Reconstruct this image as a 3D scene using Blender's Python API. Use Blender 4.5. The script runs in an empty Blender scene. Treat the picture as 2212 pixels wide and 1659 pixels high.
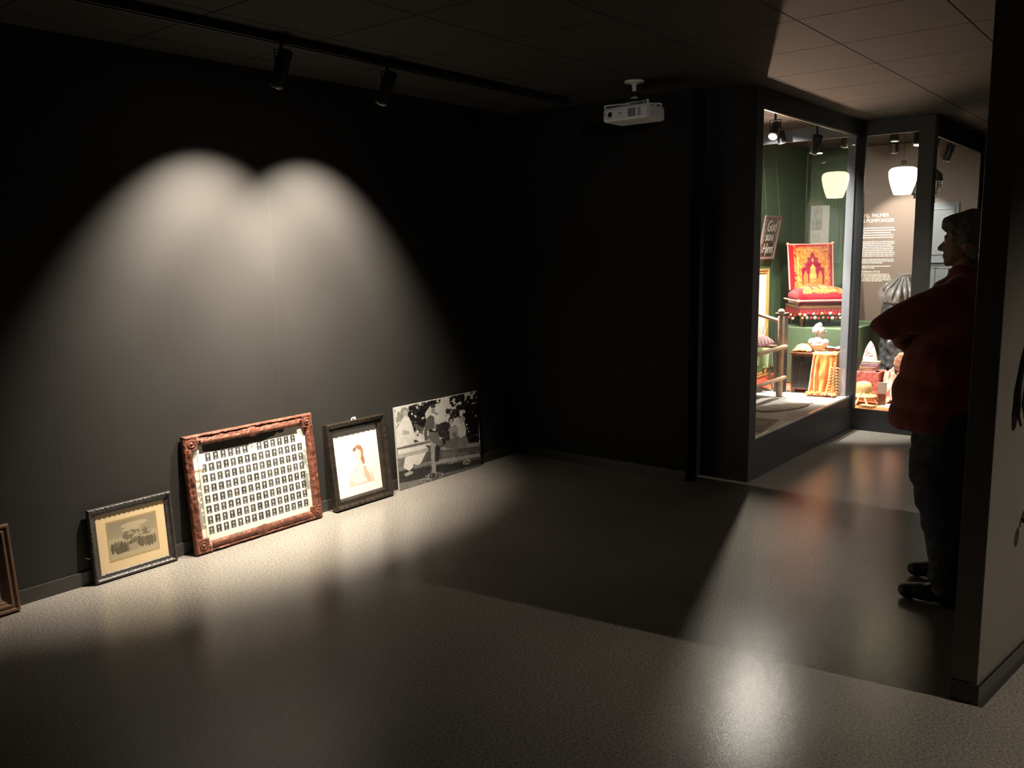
import bpy, bmesh, math, random
import numpy as np
from mathutils import Vector, Matrix, noise

sc = bpy.context.scene
COL = sc.collection
R = math.radians
PI = math.pi

# ------------------------------------------------------------------ camera
cam_d = bpy.data.cameras.new('camera')
cam_d.sensor_width = 36.0
cam_d.lens = 36.0 * 1840.65 / 2212.0
cam_d.clip_start = 0.05
cam_d.clip_end = 60
cam = bpy.data.objects.new('camera', cam_d)
COL.objects.link(cam)
sc.camera = cam
yaw, pitch, roll = 0.680631134, 0.153708204, -0.0170662287
fw = Vector((math.cos(yaw)*math.cos(pitch), math.sin(yaw)*math.cos(pitch), -math.sin(pitch)))
r0 = Vector((math.sin(yaw), -math.cos(yaw), 0))
u0 = r0.cross(fw)
rt = math.cos(roll)*r0 + math.sin(roll)*u0
up = -math.sin(roll)*r0 + math.cos(roll)*u0
cam.matrix_world = Matrix(((rt.x, up.x, -fw.x, 0), (rt.y, up.y, -fw.y, 0), (rt.z, up.z, -fw.z, 1.58), (0, 0, 0, 1)))

# ------------------------------------------------------------------ world, exposure
w = bpy.data.worlds.new('world'); sc.world = w; w.use_nodes = True
w.node_tree.nodes['Background'].inputs[0].default_value = (0.75, 0.85, 1.0, 1)
w.node_tree.nodes['Background'].inputs[1].default_value = 0.004
sc.view_settings.view_transform = 'Standard'
sc.view_settings.look = 'None'
sc.view_settings.exposure = 0.0
sc.view_settings.gamma = 1.0
sc.view_settings.use_curve_mapping = False
sc.cycles.use_denoising = True
sc.cycles.max_bounces = 8
sc.cycles.transparent_max_bounces = 12
sc.cycles.sample_clamp_indirect = 4.0

WARM = (1.0, 0.875, 0.715)
def spot(name, loc, target, power, size, blend, color=WARM, radius=0.02, parent=None):
    d = bpy.data.lights.new(name, 'SPOT')
    d.energy = power; d.spot_size = R(size); d.spot_blend = blend; d.color = color; d.shadow_soft_size = radius
    o = bpy.data.objects.new(name, d); COL.objects.link(o)
    v = Vector(target) - Vector(loc)
    q = v.to_track_quat('-Z', 'Y')
    M = Matrix.Translation(Vector(loc)) @ q.to_matrix().to_4x4()
    if parent is not None:
        o.parent = parent
        o.matrix_local = parent.matrix_basis.inverted() @ M
    else:
        o.matrix_world = M
    return o

# ------------------------------------------------------------------ helpers
def srgb(r, g, b):
    f = lambda c: (c/255/12.92) if c/255 <= 0.04045 else ((c/255+0.055)/1.055)**2.4
    return (f(r), f(g), f(b))

def new_mat(name, color=(.5, .5, .5), rough=.6, metal=0.0, spec=.5, nscale=0, namp=0.0, bump=0.0, bscale=80, attr=False, emis=None, estr=0, sheen=0, coat=0):
    m = bpy.data.materials.new(name); m.use_nodes = True
    nt = m.node_tree; b = nt.nodes['Principled BSDF']
    b.inputs['Roughness'].default_value = rough
    b.inputs['Metallic'].default_value = metal
    b.inputs['Specular IOR Level'].default_value = spec
    if sheen: b.inputs['Sheen Weight'].default_value = sheen
    if coat: b.inputs['Coat Weight'].default_value = coat
    if emis: 
        b.inputs['Emission Color'].default_value = (*emis, 1); b.inputs['Emission Strength'].default_value = estr
    tc = nt.nodes.new('ShaderNodeTexCoord')
    if attr:
        a = nt.nodes.new('ShaderNodeAttribute'); a.attribute_name = 'Col'
        nt.links.new(a.outputs['Color'], b.inputs['Base Color'])
    elif nscale:
        n = nt.nodes.new('ShaderNodeTexNoise'); n.inputs['Scale'].default_value = nscale; n.inputs['Detail'].default_value = 4
        nt.links.new(tc.outputs['Object'], n.inputs['Vector'])
        cr = nt.nodes.new('ShaderNodeValToRGB')
        cr.color_ramp.elements[0].position = .3; cr.color_ramp.elements[1].position = .7
        cr.color_ramp.elements[0].color = (*[c*(1-namp) for c in color], 1)
        cr.color_ramp.elements[1].color = (*[min(1, c*(1+namp)) for c in color], 1)
        nt.links.new(n.outputs['Fac'], cr.inputs['Fac'])
        nt.links.new(cr.outputs['Color'], b.inputs['Base Color'])
    else:
        b.inputs['Base Color'].default_value = (*color, 1)
    if bump:
        n2 = nt.nodes.new('ShaderNodeTexNoise'); n2.inputs['Scale'].default_value = bscale; n2.inputs['Detail'].default_value = 3
        nt.links.new(tc.outputs['Object'], n2.inputs['Vector'])
        bp = nt.nodes.new('ShaderNodeBump'); bp.inputs['Strength'].default_value = bump; bp.inputs['Distance'].default_value = .004
        nt.links.new(n2.outputs['Fac'], bp.inputs['Height'])
        nt.links.new(bp.outputs['Normal'], b.inputs['Normal'])
    return m

class MB:
    """collects shapes into one mesh"""
    def __init__(s): s.v = []; s.f = []; s.M = Matrix.Identity(4); s.col = None
    def add(s, vs, fs):
        o = len(s.v)
        s.v += [tuple(s.M @ Vector(p)) for p in vs]
        s.f += [tuple(i+o for i in q) for q in fs]
        return s
    def box(s, x0, x1, y0, y1, z0, z1):
        v = [(x, y, z) for z in (z0, z1) for y in (y0, y1) for x in (x0, x1)]
        return s.add(v, [(0, 2, 3, 1), (4, 5, 7, 6), (0, 1, 5, 4), (2, 6, 7, 3), (0, 4, 6, 2), (1, 3, 7, 5)])
    def bbox(s, x0, x1, y0, y1, z0, z1, b):
        bm = bmesh.new()
        bmesh.ops.create_cube(bm, size=1)
        for v in bm.verts:
            v.co = Vector(((x0+x1)/2+v.co.x*(x1-x0), (y0+y1)/2+v.co.y*(y1-y0), (z0+z1)/2+v.co.z*(z1-z0)))
        bmesh.ops.bevel(bm, geom=list(bm.edges), offset=b, segments=2, affect='EDGES', profile=.6)
        bm.verts.index_update()
        s.add([tuple(v.co) for v in bm.verts], [tuple(v.index for v in f.verts) for f in bm.faces]); bm.free()
        return s
    def prism(s, poly, z0, z1):
        n = len(poly)
        v = [(x, y, z0) for x, y in poly] + [(x, y, z1) for x, y in poly]
        f = [tuple(range(n-1, -1, -1)), tuple(range(n, 2*n))] + [(i, (i+1) % n, (i+1) % n+n, i+n) for i in range(n)]
        return s.add(v, f)
    def tube(s, pts, rad, seg=12, cap=True):
        pts = [Vector(p) for p in pts]; n = len(pts)
        if not hasattr(rad, '__len__'): rad = [rad]*n
        vs = []; fs = []
        prev = None
        for i, p in enumerate(pts):
            t = (pts[min(i+1, n-1)] - pts[max(i-1, 0)]).normalized()
            if prev is None:
                a = Vector((0, 0, 1)) if abs(t.z) < .9 else Vector((1, 0, 0))
                nx = t.cross(a).normalized()
            else:
                nx = (prev - t*prev.dot(t)).normalized()
            prev = nx; ny = t.cross(nx)
            for k in range(seg):
                a = 2*PI*k/seg
                vs.append(tuple(p + (nx*math.cos(a)+ny*math.sin(a))*rad[i]))
        for i in range(n-1):
            for k in range(seg):
                k2 = (k+1) % seg
                fs.append((i*seg+k, i*seg+k2, (i+1)*seg+k2, (i+1)*seg+k))
        if cap:
            fs.append(tuple(range(seg-1, -1, -1))); fs.append(tuple(range((n-1)*seg, n*seg)))
        return s.add(vs, fs)
    def lathe(s, prof, seg=24, c=(0, 0, 0)):
        vs = []; fs = []; n = len(prof)
        for r, z in prof:
            for k in range(seg):
                a = 2*PI*k/seg
                vs.append((c[0]+r*math.cos(a), c[1]+r*math.sin(a), c[2]+z))
        for i in range(n-1):
            for k in range(seg):
                k2 = (k+1) % seg
                fs.append((i*seg+k, i*seg+k2, (i+1)*seg+k2, (i+1)*seg+k))
        if prof[0][0] > 1e-5: fs.append(tuple(range(seg-1, -1, -1)))
        if prof[-1][0] > 1e-5: fs.append(tuple(range((n-1)*seg, n*seg)))
        return s.add(vs, fs)
    def ball(s, c, r, seg=16, rings=10):
        if not hasattr(r, '__len__'): r = (r, r, r)
        vs = []; fs = []
        for i in range(rings+1):
            th = PI*i/rings
            for k in range(seg):
                a = 2*PI*k/seg
                vs.append((c[0]+r[0]*math.sin(th)*math.cos(a), c[1]+r[1]*math.sin(th)*math.sin(a), c[2]-r[2]*math.cos(th)))
        for i in range(rings):
            for k in range(seg):
                k2 = (k+1) % seg
                fs.append((i*seg+k, i*seg+k2, (i+1)*seg+k2, (i+1)*seg+k))
        return s.add(vs, fs)
    def grid(s, fn, nu, nv):
        vs = [tuple(fn(i/nu, j/nv)) for j in range(nv+1) for i in range(nu+1)]
        fs = [(j*(nu+1)+i, j*(nu+1)+i+1, (j+1)*(nu+1)+i+1, (j+1)*(nu+1)+i) for j in range(nv) for i in range(nu)]
        return s.add(vs, fs)

def obj(name, mb, m, parent=None, smooth=False, bevel=0, world=False, kind=None, label=None, solid=0, subd=0):
    me = bpy.data.meshes.new(name)
    me.from_pydata(mb.v, [], mb.f)
    bm = bmesh.new(); bm.from_mesh(me)
    bmesh.ops.remove_doubles(bm, verts=bm.verts, dist=1e-6)
    bmesh.ops.recalc_face_normals(bm, faces=bm.faces)
    bm.to_mesh(me); bm.free()
    if smooth:
        for p in me.polygons: p.use_smooth = True
    me.materials.append(m)
    o = bpy.data.objects.new(name, me); COL.objects.link(o)
    if parent is not None:
        o.parent = parent
        if world:
            P = parent
            M = Matrix.Identity(4)
            while P is not None:
                M = P.matrix_basis @ M; P = P.parent
            me.transform(M.inverted())
    if bevel:
        b = o.modifiers.new('bevel', 'BEVEL'); b.width = bevel; b.segments = 2; b.limit_method = 'ANGLE'
    if solid:
        q = o.modifiers.new('solid', 'SOLIDIFY'); q.thickness = solid; q.offset = 0
    if subd:
        q = o.modifiers.new('sub', 'SUBSURF'); q.levels = subd; q.render_levels = subd
    if smooth and bevel == 0 and subd == 0 and hasattr(me, 'set_sharp_from_angle'):
        me.set_sharp_from_angle(angle=R(50))
    if kind: o['kind'] = kind
    if label: o['label'] = label
    return o

def thing(name, label, cat, loc=(0, 0, 0), rot=(0, 0, 0), group=None):
    o = bpy.data.objects.new(name, None); COL.objects.link(o)
    o.location = loc; o.rotation_euler = rot; o.empty_display_size = .05
    o['label'] = label; o['category'] = cat
    if group: o['group'] = group
    return o
def tag(o, label, cat, group=None):
    o['label'] = label; o['category'] = cat
    if group: o['group'] = group
    return o

def painted(name, fn, w, h, nx, ny, m, parent, y=0.0, x0=None, z0=0.0, shape=None):
    """flat print in the local xz plane facing -y; fn(u, v) -> rgb arrays, v upwards"""
    if x0 is None: x0 = -w/2
    U, V = np.meshgrid(np.linspace(0, 1, nx+1), np.linspace(0, 1, ny+1))
    U = U.ravel(); V = V.ravel()
    jx, jy = .25/nx, .25/ny
    col = sum(fn(np.clip(U+a_*jx, 0, 1), np.clip(V+b_*jy, 0, 1)) for a_, b_ in ((-1, -.5), (.5, -1), (1, .5), (-.5, 1)))/4
    me = bpy.data.meshes.new(name)
    vs = np.stack([x0+U*w, np.full_like(U, y), z0+V*h], 1)
    if shape is not None: vs = shape(vs, U, V)
    fs = [(j*(nx+1)+i, j*(nx+1)+i+1, (j+1)*(nx+1)+i+1, (j+1)*(nx+1)+i) for j in range(ny) for i in range(nx)]
    me.from_pydata(vs.tolist(), [], fs)
    a = me.color_attributes.new('Col', 'FLOAT_COLOR', 'POINT')
    c4 = np.concatenate([np.clip(col, 0, 1), np.ones((len(U), 1))], 1).astype(np.float32)
    a.data.foreach_set('color', c4.ravel())
    me.materials.append(m)
    o = bpy.data.objects.new(name, me); COL.objects.link(o); o.parent = parent
    return o

def ell(x, y, cx, cy, rx, ry, a=0):
    c, s_ = math.cos(a), math.sin(a)
    dx, dy = x-cx, y-cy
    return ((dx*c+dy*s_)/rx)**2 + ((-dx*s_+dy*c)/ry)**2 < 1
def inpoly(x, y, pts):
    ins = np.zeros(x.shape, bool); n = len(pts); j = n-1
    for i in range(n):
        xi, yi = pts[i]; xj, yj = pts[j]
        c = ((yi > y) != (yj > y)) & (x < (xj-xi)*(y-yi)/((yj-yi)+1e-12)+xi)
        ins ^= c; j = i
    return ins
def nz(x, y, sc_, seed=0, oct=3):
    out = np.zeros(x.shape); amp = 1; tot = 0
    rng = np.random.RandomState(seed)
    for o in range(oct):
        G = rng.rand(64, 64); fx = (x*sc_*2**o) % 63; fy = (y*sc_*2**o) % 63
        ix = fx.astype(int); iy = fy.astype(int); tx = fx-ix; ty = fy-iy
        tx = tx*tx*(3-2*tx); ty = ty*ty*(3-2*ty)
        out += amp*((G[ix, iy]*(1-tx)+G[ix+1, iy]*tx)*(1-ty)+(G[ix, iy+1]*(1-tx)+G[ix+1, iy+1]*tx)*ty)
        tot += amp; amp *= .5
    return out/tot
def homog(src):
    """maps image-like corner coordinates (TL TR BR BL) to the unit square, v down"""
    dst = [(0, 0), (1, 0), (1, 1), (0, 1)]; A = []; B = []
    for (x, y), (X, Y) in zip(src, dst):
        A.append([x, y, 1, 0, 0, 0, -X*x, -X*y]); B.append(X)
        A.append([0, 0, 0, x, y, 1, -Y*x, -Y*y]); B.append(Y)
    h = np.linalg.solve(np.array(A, float), np.array(B, float)); Hm = np.append(h, 1).reshape(3, 3)
    return np.linalg.inv(Hm)

def blob(name, shapes, m, parent, voxel=.008, smooth_it=6, world=True, label=None):
    """one continuous closed skin round tapered limbs and ellipsoids"""
    mb = MB()
    for s_ in shapes:
        if s_[0] == 'c':      # capsule: list of points, radii
            pts, rad = s_[1], s_[2]
            mb.tube(pts, rad, 14)
            for p, r_ in zip(pts, rad): mb.ball(p, r_*.995, 14, 8)
        elif s_[0] == 'e':
            if len(s_) > 3:
                keep = mb.M; mb.M = Matrix.Translation(Vector(s_[1])) @ s_[3].to_matrix().to_4x4(); mb.ball((0, 0, 0), s_[2], 20, 14); mb.M = keep
            else: mb.ball(s_[1], s_[2], 20, 14)
    me = bpy.data.meshes.new('tmp'); me.from_pydata(mb.v, [], mb.f)
    t = bpy.data.objects.new('tmp', me); COL.objects.link(t)
    rm = t.modifiers.new('r', 'REMESH'); rm.mode = 'VOXEL'; rm.voxel_size = voxel
    sm = t.modifiers.new('s', 'SMOOTH'); sm.iterations = smooth_it; sm.factor = .5
    dg = bpy.context.evaluated_depsgraph_get(); dg.update()
    me2 = bpy.data.meshes.new_from_object(t.evaluated_get(dg))
    bpy.data.objects.remove(t); bpy.data.meshes.remove(me)
    me2.name = name
    me2.materials.clear(); me2.materials.append(m)
    for p in me2.polygons: p.use_smooth = True
    o = bpy.data.objects.new(name, me2); COL.objects.link(o)
    if parent is not None:
        o.parent = parent
        if world: me2.transform(parent.matrix_basis.inverted())
    if label: o['label'] = label
    return o
def displace(o, fn):
    me = o.data
    for v in me.vertices:
        v.co = v.co + v.normal*fn(v.co)

# ------------------------------------------------------------------ materials
M_floor = new_mat('floor_vinyl', (.30, .28, .25), rough=.42, spec=.30, nscale=105, namp=.42, bump=.10, bscale=220)
# a second, larger mottling of the floor covering
def floor_mottle(m):
    nt = m.node_tree; b = nt.nodes['Principled BSDF']
    tc = [n for n in nt.nodes if n.type == 'TEX_COORD'][0]
    src = b.inputs['Base Color'].links[0].from_socket
    n = nt.nodes.new('ShaderNodeTexNoise'); n.inputs['Scale'].default_value = 1.3; n.inputs['Detail'].default_value = 5
    nt.links.new(tc.outputs['Object'], n.inputs['Vector'])
    cr = nt.nodes.new('ShaderNodeValToRGB'); cr.color_ramp.elements[0].position = .3; cr.color_ramp.elements[1].position = .75
    cr.color_ramp.elements[0].color = (.86, .86, .86, 1); cr.color_ramp.elements[1].color = (1.08, 1.06, 1.04, 1)
    nt.links.new(n.outputs['Fac'], cr.inputs['Fac'])
    mx = nt.nodes.new('ShaderNodeMix'); mx.data_type = 'RGBA'; mx.blend_type = 'MULTIPLY'; mx.inputs['Factor'].default_value = 1
    nt.links.new(src, mx.inputs[6]); nt.links.new(cr.outputs['Color'], mx.inputs[7]); nt.links.new(mx.outputs[2], b.inputs['Base Color'])
    nr = nt.nodes.new('ShaderNodeMapRange'); nr.inputs[3].default_value = .165; nr.inputs[4].default_value = .25
    nt.links.new(n.outputs['Fac'], nr.inputs[0]); nt.links.new(nr.outputs[0], b.inputs['Roughness'])
floor_mottle(M_floor)
M_wall = new_mat('black_wall_paint', (.029, .0275, .0255), rough=.62, spec=.35, nscale=3, namp=.06, bump=.12, bscale=300)
M_wall2 = new_mat('blue_black_case_paint', (.048, .051, .058), rough=.55, spec=.35, nscale=3, namp=.05, bump=.1, bscale=300)
M_part = new_mat('charcoal_partition_paint', (.15, .135, .12), rough=.4, spec=.45, nscale=4, namp=.06, bump=.1, bscale=250)
M_seam_lit = new_mat('lit_joint_paint', (.042, .039, .034), rough=.6)  # wall paint made paler to imitate light catching the joint edges
M_wall2_lit = new_mat('lit_case_paint', (.23, .235, .25), rough=.55, spec=.35, nscale=3, namp=.05)  # case paint lightened to stand in for light on the pillar and narrow header
M_ceil = new_mat('ceiling_tile', (.060, .055, .050), rough=.8, spec=.2, nscale=6, namp=.06, bump=.3, bscale=500)
M_wall_shade = new_mat('shaded_wall_paint', (.014, .0135, .013), rough=.7, spec=.25, nscale=3, namp=.06)  # wall paint darkened so the back wall and recess look unlit
M_base = new_mat('black_skirting', (.055, .053, .05), rough=.35, spec=.5)
M_black = new_mat('black_metal', (.018, .018, .019), rough=.42, spec=.5)
M_ring = new_mat('lamp_ring_metal', (.7, .68, .66), rough=.22, metal=.8)
M_lens = new_mat('lamp_lens', (1, 1, 1), emis=(1, .93, .82), estr=13)
M_print = new_mat('print', attr=True, rough=.55, spec=.3)
M_gloss_print = new_mat('framed_print', attr=True, rough=.28, spec=.4)
M_textile = new_mat('woven_textile', attr=True, rough=.9, spec=.1, bump=.5, bscale=250, sheen=.3)
M_white = new_mat('white_plastic', (.62, .60, .57), rough=.5)
M_grey_board = new_mat('pale_case_board', (.50, .49, .48), rough=.6, nscale=5, namp=.04)
M_frame_grey = new_mat('grey_portal_paint', (.42, .46, .54), rough=.5)
M_green = new_mat('green_case_paint', (.074, .122, .064), rough=.75, nscale=4, namp=.06)
M_red_cloth = new_mat('red_floor_cloth', (.46, .075, .035), rough=.9, nscale=60, namp=.15, bump=.4, bscale=150)
M_orange = new_mat('orange_floor_board', (.55, .20, .07), rough=.7, nscale=20, namp=.08)
M_brown_wall = new_mat('taupe_case_wall', (.20, .165, .14), rough=.8, nscale=3, namp=.05)
M_text = new_mat('cream_lettering', (.85, .80, .68), rough=.6)

def glass_mat():
    m = bpy.data.materials.new('clear_glass'); m.use_nodes = True; nt = m.node_tree
    for n in list(nt.nodes):
        if n.type == 'BSDF_PRINCIPLED': nt.nodes.remove(n)
    out = [n for n in nt.nodes if n.type == 'OUTPUT_MATERIAL'][0]
    fr = nt.nodes.new('ShaderNodeFresnel'); fr.inputs['IOR'].default_value = 1.5
    tr = nt.nodes.new('ShaderNodeBsdfTransparent'); tr.inputs[0].default_value = (.97, .985, .975, 1)
    gl = nt.nodes.new('ShaderNodeBsdfGlossy'); gl.inputs['Roughness'].default_value = 0.0
    mx = nt.nodes.new('ShaderNodeMixShader')
    geo = nt.nodes.new('ShaderNodeNewGeometry')
    # a thin pane: both faces reflect like an outside face
    nt.links.new(fr.outputs[0], mx.inputs[0]); nt.links.new(tr.outputs[0], mx.inputs[1]); nt.links.new(gl.outputs[0], mx.inputs[2])
    nt.links.new(mx.outputs[0], out.inputs['Surface'])
    return m
M_glass = glass_mat()

def pane(name, a, b, z0, z1, parent):
    """single glass sheet between two plan points (world)"""
    mb = MB(); mb.add([(a[0], a[1], z0), (b[0], b[1], z0), (b[0], b[1], z1), (a[0], a[1], z1)], [(0, 1, 2, 3)])
    return obj(name, mb, M_glass, parent, world=True)

# ------------------------------------------------------------------ the room
CZ = 2.60
WY = 4.15          # left wall
BX = 5.17          # back wall
S = 'structure'
mb = MB(); mb.box(-3.2, 11, -4.2, 4.35, -.1, 0); obj('floor', mb, M_floor, kind=S)
mb = MB(); mb.box(-3.2, 11, -4.2, 4.35, CZ+.012, CZ+.15)
x = 4.0-.61*11
while x < 11:
    y = .94-.6*8
    while y < 4.15:
        mb.box(x+.003, x+.607, y+.003, min(y+.597, 4.15), CZ, CZ+.0125)
        y += .6
    x += .61
obj('ceiling', mb, M_ceil, kind=S)
# left wall: painted boards with thin raised joints
mb = MB(); mb.box(-3.2, BX+.1, WY, WY+.12, 0, CZ+.02)
obj('wall_left', mb, M_wall, kind=S)
for k_, sx in enumerate((1.715, 2.968, 4.221)):
    obj('trim_%d' % (k_+1), MB().box(sx-.0013, sx+.0013, WY-.0006, WY+.001, .07, CZ), M_seam_lit, kind=S)
mb = MB(); mb.box(BX, BX+.1, 2.655, WY, 0, CZ+.02); obj('wall_back', mb, M_wall_shade, kind=S)
mb = MB(); mb.box(BX+.1, 5.40, 2.66, 3.6, 0, CZ+.02); obj('wall_recess', mb, M_wall_shade, kind=S)
mb = MB(); mb.box(-3.3, -3.2, -4.2, 4.27, 0, CZ+.1); obj('wall_near', mb, M_wall, kind=S)
mb = MB(); mb.box(-3.2, 11, -4.3, -4.2, 0, CZ+.1); obj('wall_side', mb, M_wall, kind=S)
mb = MB(); mb.box(11, 11.1, -4.2, 4.27, 0, CZ+.1); obj('wall_end', mb, M_wall, kind=S)
# skirting boards
mb = MB()
mb.prism([(-3.2, WY), (-3.2, WY-.012), (BX, WY-.012), (BX, WY)], 0, .070); obj('baseboard_left', mb, M_base, kind=S, bevel=.002)
mb = MB(); mb.prism([(BX, 2.655), (BX, WY-.012), (BX-.012, WY-.012), (BX-.012, 2.655)], 0, .070); obj('baseboard_back', mb, M_base, kind=S, bevel=.002)
# right partition, a slab set at an angle
pd = Vector((.506, -.071, 0)).normalized(); pn = Vector((.02, .998, 0)).normalized()
P0 = Vector((3.133, .493, 0)); PT = .084; PL = 2.21
c = [P0, P0+pn*PT, P0+pn*PT+pd*PL, P0+pd*PL]
mb = MB(); mb.prism([(p.x, p.y) for p in c], 0, CZ+.02); obj('wall_right', mb, M_part, kind=S, bevel=.002)
fn_ = Vector((pd.y, -pd.x, 0))            # outward normal of the face turned to the viewer
if fn_.y > 0: fn_ = -fn_
q0 = P0+fn_*.008-pd*.004
mb = MB(); mb.prism([(p.x, p.y) for p in (q0, P0+fn_*-.001-pd*.004, P0+fn_*-.001+pd*PL, q0+pd*PL)], 0, .075)
mb.prism([(p.x, p.y) for p in (q0, q0+pn*(PT+.004), P0+pn*PT+Vector((.001, 0, 0)), P0+Vector((.001, 0, 0)))], 0, .075)
obj('baseboard_right', mb, M_base, kind=S, bevel=.002)

# ------------------------------------------------------------------ lamps
def spotlight(label, pivot, target, power, size, blend, top=CZ, color=WARM, group=None, body=(.034, .17), lens=True, ringm=None, cat='spotlight'):
    t = thing('track_spotlight', label, cat, pivot, group=group)
    P = Vector(pivot); d = (Vector(target)-P).normalized()
    L = body[1]; r_ = body[0]
    a = P-d*L*.42; b = P+d*L*.58
    mb = MB(); mb.tube([a, a+d*.006, b-d*.012, b], [r_*.85, r_, r_, r_*.97], 24)
    hs_ = obj('housing', mb, M_black, t, smooth=True, world=True)
    mb = MB(); mb.M = Matrix.Translation(b) @ d.to_track_quat('Z', 'Y').to_matrix().to_4x4()
    mb.lathe([(r_*.975, -.006), (r_*1.02, -.005), (r_*1.02, .005), (r_*.98, .007), (r_*.84, .006), (r_*.82, .001)], 32)
    mb.f = [q for q in mb.f if len(q) == 4]
    obj('trim_ring', mb, ringm or M_ring, hs_, smooth=True, world=True, label='bright metal ring round the lamp opening')
    mb = MB(); mb.tube([b+d*.0008, b+d*.0022], [r_*.83, r_*.83], 24)
    obj('lens', mb, M_lens, hs_, world=True, label='glowing white lens')
    mb = MB()
    h = (d.cross(Vector((0, 0, 1)))).normalized()
    mb.tube([P+h*(r_+.004)+Vector((0, 0, 0)), P+h*(r_+.004)+Vector((0, 0, r_+.03)), P-h*(r_+.004)+Vector((0, 0, r_+.03)), P-h*(r_+.004)], .004, 8)
    mb.tube([P+Vector((0, 0, r_+.03)), (P.x, P.y, top)], .009, 10)
    obj('bracket', mb, M_black, t, world=True)
    l = spot('lamp_light', b+d*.009, b+d*2, power, size, blend, color, radius=r_*.6, parent=t)
    return t

tr = thing('light_track', 'long black lighting track along the ceiling in front of the black wall', 'lighting track', (2.0, 3.45, CZ))
mb = MB(); mb.box(-5, 2.9, -.019, .019, -.040, 0); mb.box(-5, 2.9, -.006, .006, -.046, -.036)
obj('rail', mb, M_black, tr, bevel=.002)
# two wall spots in view
WP = 505; WS = 83; WB = .85
spotlight('black cylinder spotlight under the track, left one of the pair over the lit wall', (2.588, 3.45, 2.465), (2.588, 3.45+.50, 2.465-.866), WP, WS, WB, top=CZ-.04, group='track spotlights on the black wall')
spotlight('black cylinder spotlight under the track, right one of the pair over the lit wall', (3.255, 3.45, 2.465), (3.245, 3.45+.50, 2.465-.866), WP, WS, WB, top=CZ-.04, group='track spotlights on the black wall')
# the aisle lamps beyond the partition, outside the view
spotlight('black spotlight on the ceiling behind the partition, lighting the near floor', (3.50, -2.10, 2.45), (3.6, .10, 0), 175, 72, 1.0)
spotlight('black spotlight on the ceiling past the far end of the partition', (5.30, -2.3, 2.45), (6.3, 1.6, 0), 225, 60, .6)

# ------------------------------------------------------------------ display cases
c1 = thing('display_case', 'tall built-in glass-fronted display case with lit exhibits, stepping round the corner', 'display case', (5.375, 2.304, 0))
B = lambda *a: MB().box(*a)
def P_(name, m, *a, label=None): return obj(name, B(*a), m, c1, world=True, label=label)
ZT = CZ-.002
P_('plinth_base', M_wall2, 5.375, 7.53, 2.304, 3.50, 0, .280)
P_('plinth_base', M_wall2, 7.53, 9.44, 2.402, 3.50, 0, .280)
P_('plinth_base', M_wall2, 7.53, 9.44, 1.75, 2.40, 0, .185)
P_('ledge_board', M_grey_board, 5.40, 7.53, 2.308, 3.42, .280, .290, label='pale grey board floor')
P_('floor_cloth', M_red_cloth, 7.53, 9.44, 2.41, 3.42, .280, .290, label='red cloth covering the floor')
P_('floor_board', M_orange, 7.535, 9.44, 1.755, 2.40, .185, .190, label='orange board floor')
P_('corner_post', M_wall2, 5.375, 5.484, 2.304, 2.334, .28, ZT)
P_('side_panel', M_wall2, 5.375, 5.40, 2.334, 3.5, .28, ZT)
P_('header', M_wall2, 5.484, 7.53, 2.304, 2.334, 2.475, ZT)
P_('glazing_rail', M_ring, 5.484, 7.51, 2.309, 2.321, 2.466, 2.475)
P_('glazing_rail', M_ring, 5.484, 7.51, 2.309, 2.321, .29, .294)
P_('corner_mullion', M_wall2, 7.51, 7.552, 2.272, 2.345, .19, ZT)
P_('portal_jamb', M_frame_grey, 7.50, 7.53, 2.345, 2.408, .29, ZT, label='light grey painted upright')
P_('portal_header', M_frame_grey, 7.50, 7.53, 2.412, 3.42, 2.485, 2.585, label='light grey painted crossbeam')
P_('back_panel', M_green, 5.40, 9.5, 3.42, 3.50, .28, ZT, label='dark green painted panel')
P_('end_panel', M_green, 9.45, 9.5, 3.0, 3.42, .28, ZT, label='dark green painted panel')
P_('text_wall', M_brown_wall, 9.44, 9.5, 1.776, 3.0, .19, ZT, label='taupe painted back wall')
P_('header', M_wall2_lit, 7.53, 7.556, 1.866, 2.272, 2.48, ZT)
P_('pillar', M_wall2_lit, 7.53, 7.556, 1.75, 1.866, .185, ZT)
P_('pillar', M_wall2_lit, 7.556, 7.64, 1.75, 1.776, .185, ZT)
P_('header', M_wall2, 7.64, 9.5, 1.75, 1.776, 2.44, ZT)
P_('side_panel', M_wall2, 7.64, 9.5, 1.75, 1.776, .185, .5)
pane('glass_pane', (5.484, 2.315), (7.51, 2.315), .29, 2.475, c1)
pane('glass_pane', (7.537, 1.866), (7.537, 2.272), .19, 2.48, c1)
pane('glass_pane', (7.64, 1.757), (9.5, 1.757), .5, 2.44, c1)

# ------------------------------------------------------------------ pictures leaning on the left wall
def moulding(w, h, prof, nseg, disp=None):
    """mitred picture frame; prof = [(inset from the outer edge, height toward the viewer)], front is -y"""
    mb = MB()
    for side in range(4):
        def fn(u, v, side=side):
            k = v*(len(prof)-1); i = min(int(k), len(prof)-2); t = k-i
            d = prof[i][0]*(1-t)+prof[i+1][0]*t; y = -(prof[i][1]*(1-t)+prof[i+1][1]*t)
            L = w if side in (0, 2) else h
            s = d+(L-2*d)*u
            if side == 0: p = Vector((-w/2+s, y, d))
            elif side == 1: p = Vector((w/2-d, y, s))
            elif side == 2: p = Vector((w/2-s, y, h-d))
            else: p = Vector((-w/2+d, y, h-s))
            if disp and 0 < v < 1: p.y -= disp(side, s, d, L)
            return p
        mb.grid(fn, int(nseg*((w if side in (0, 2) else h)/max(w, h))), (len(prof)-1)*2)
    mb.box(-w/2+.002, w/2-.002, -.004, -.001, .002, h-.002)
    return mb

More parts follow.
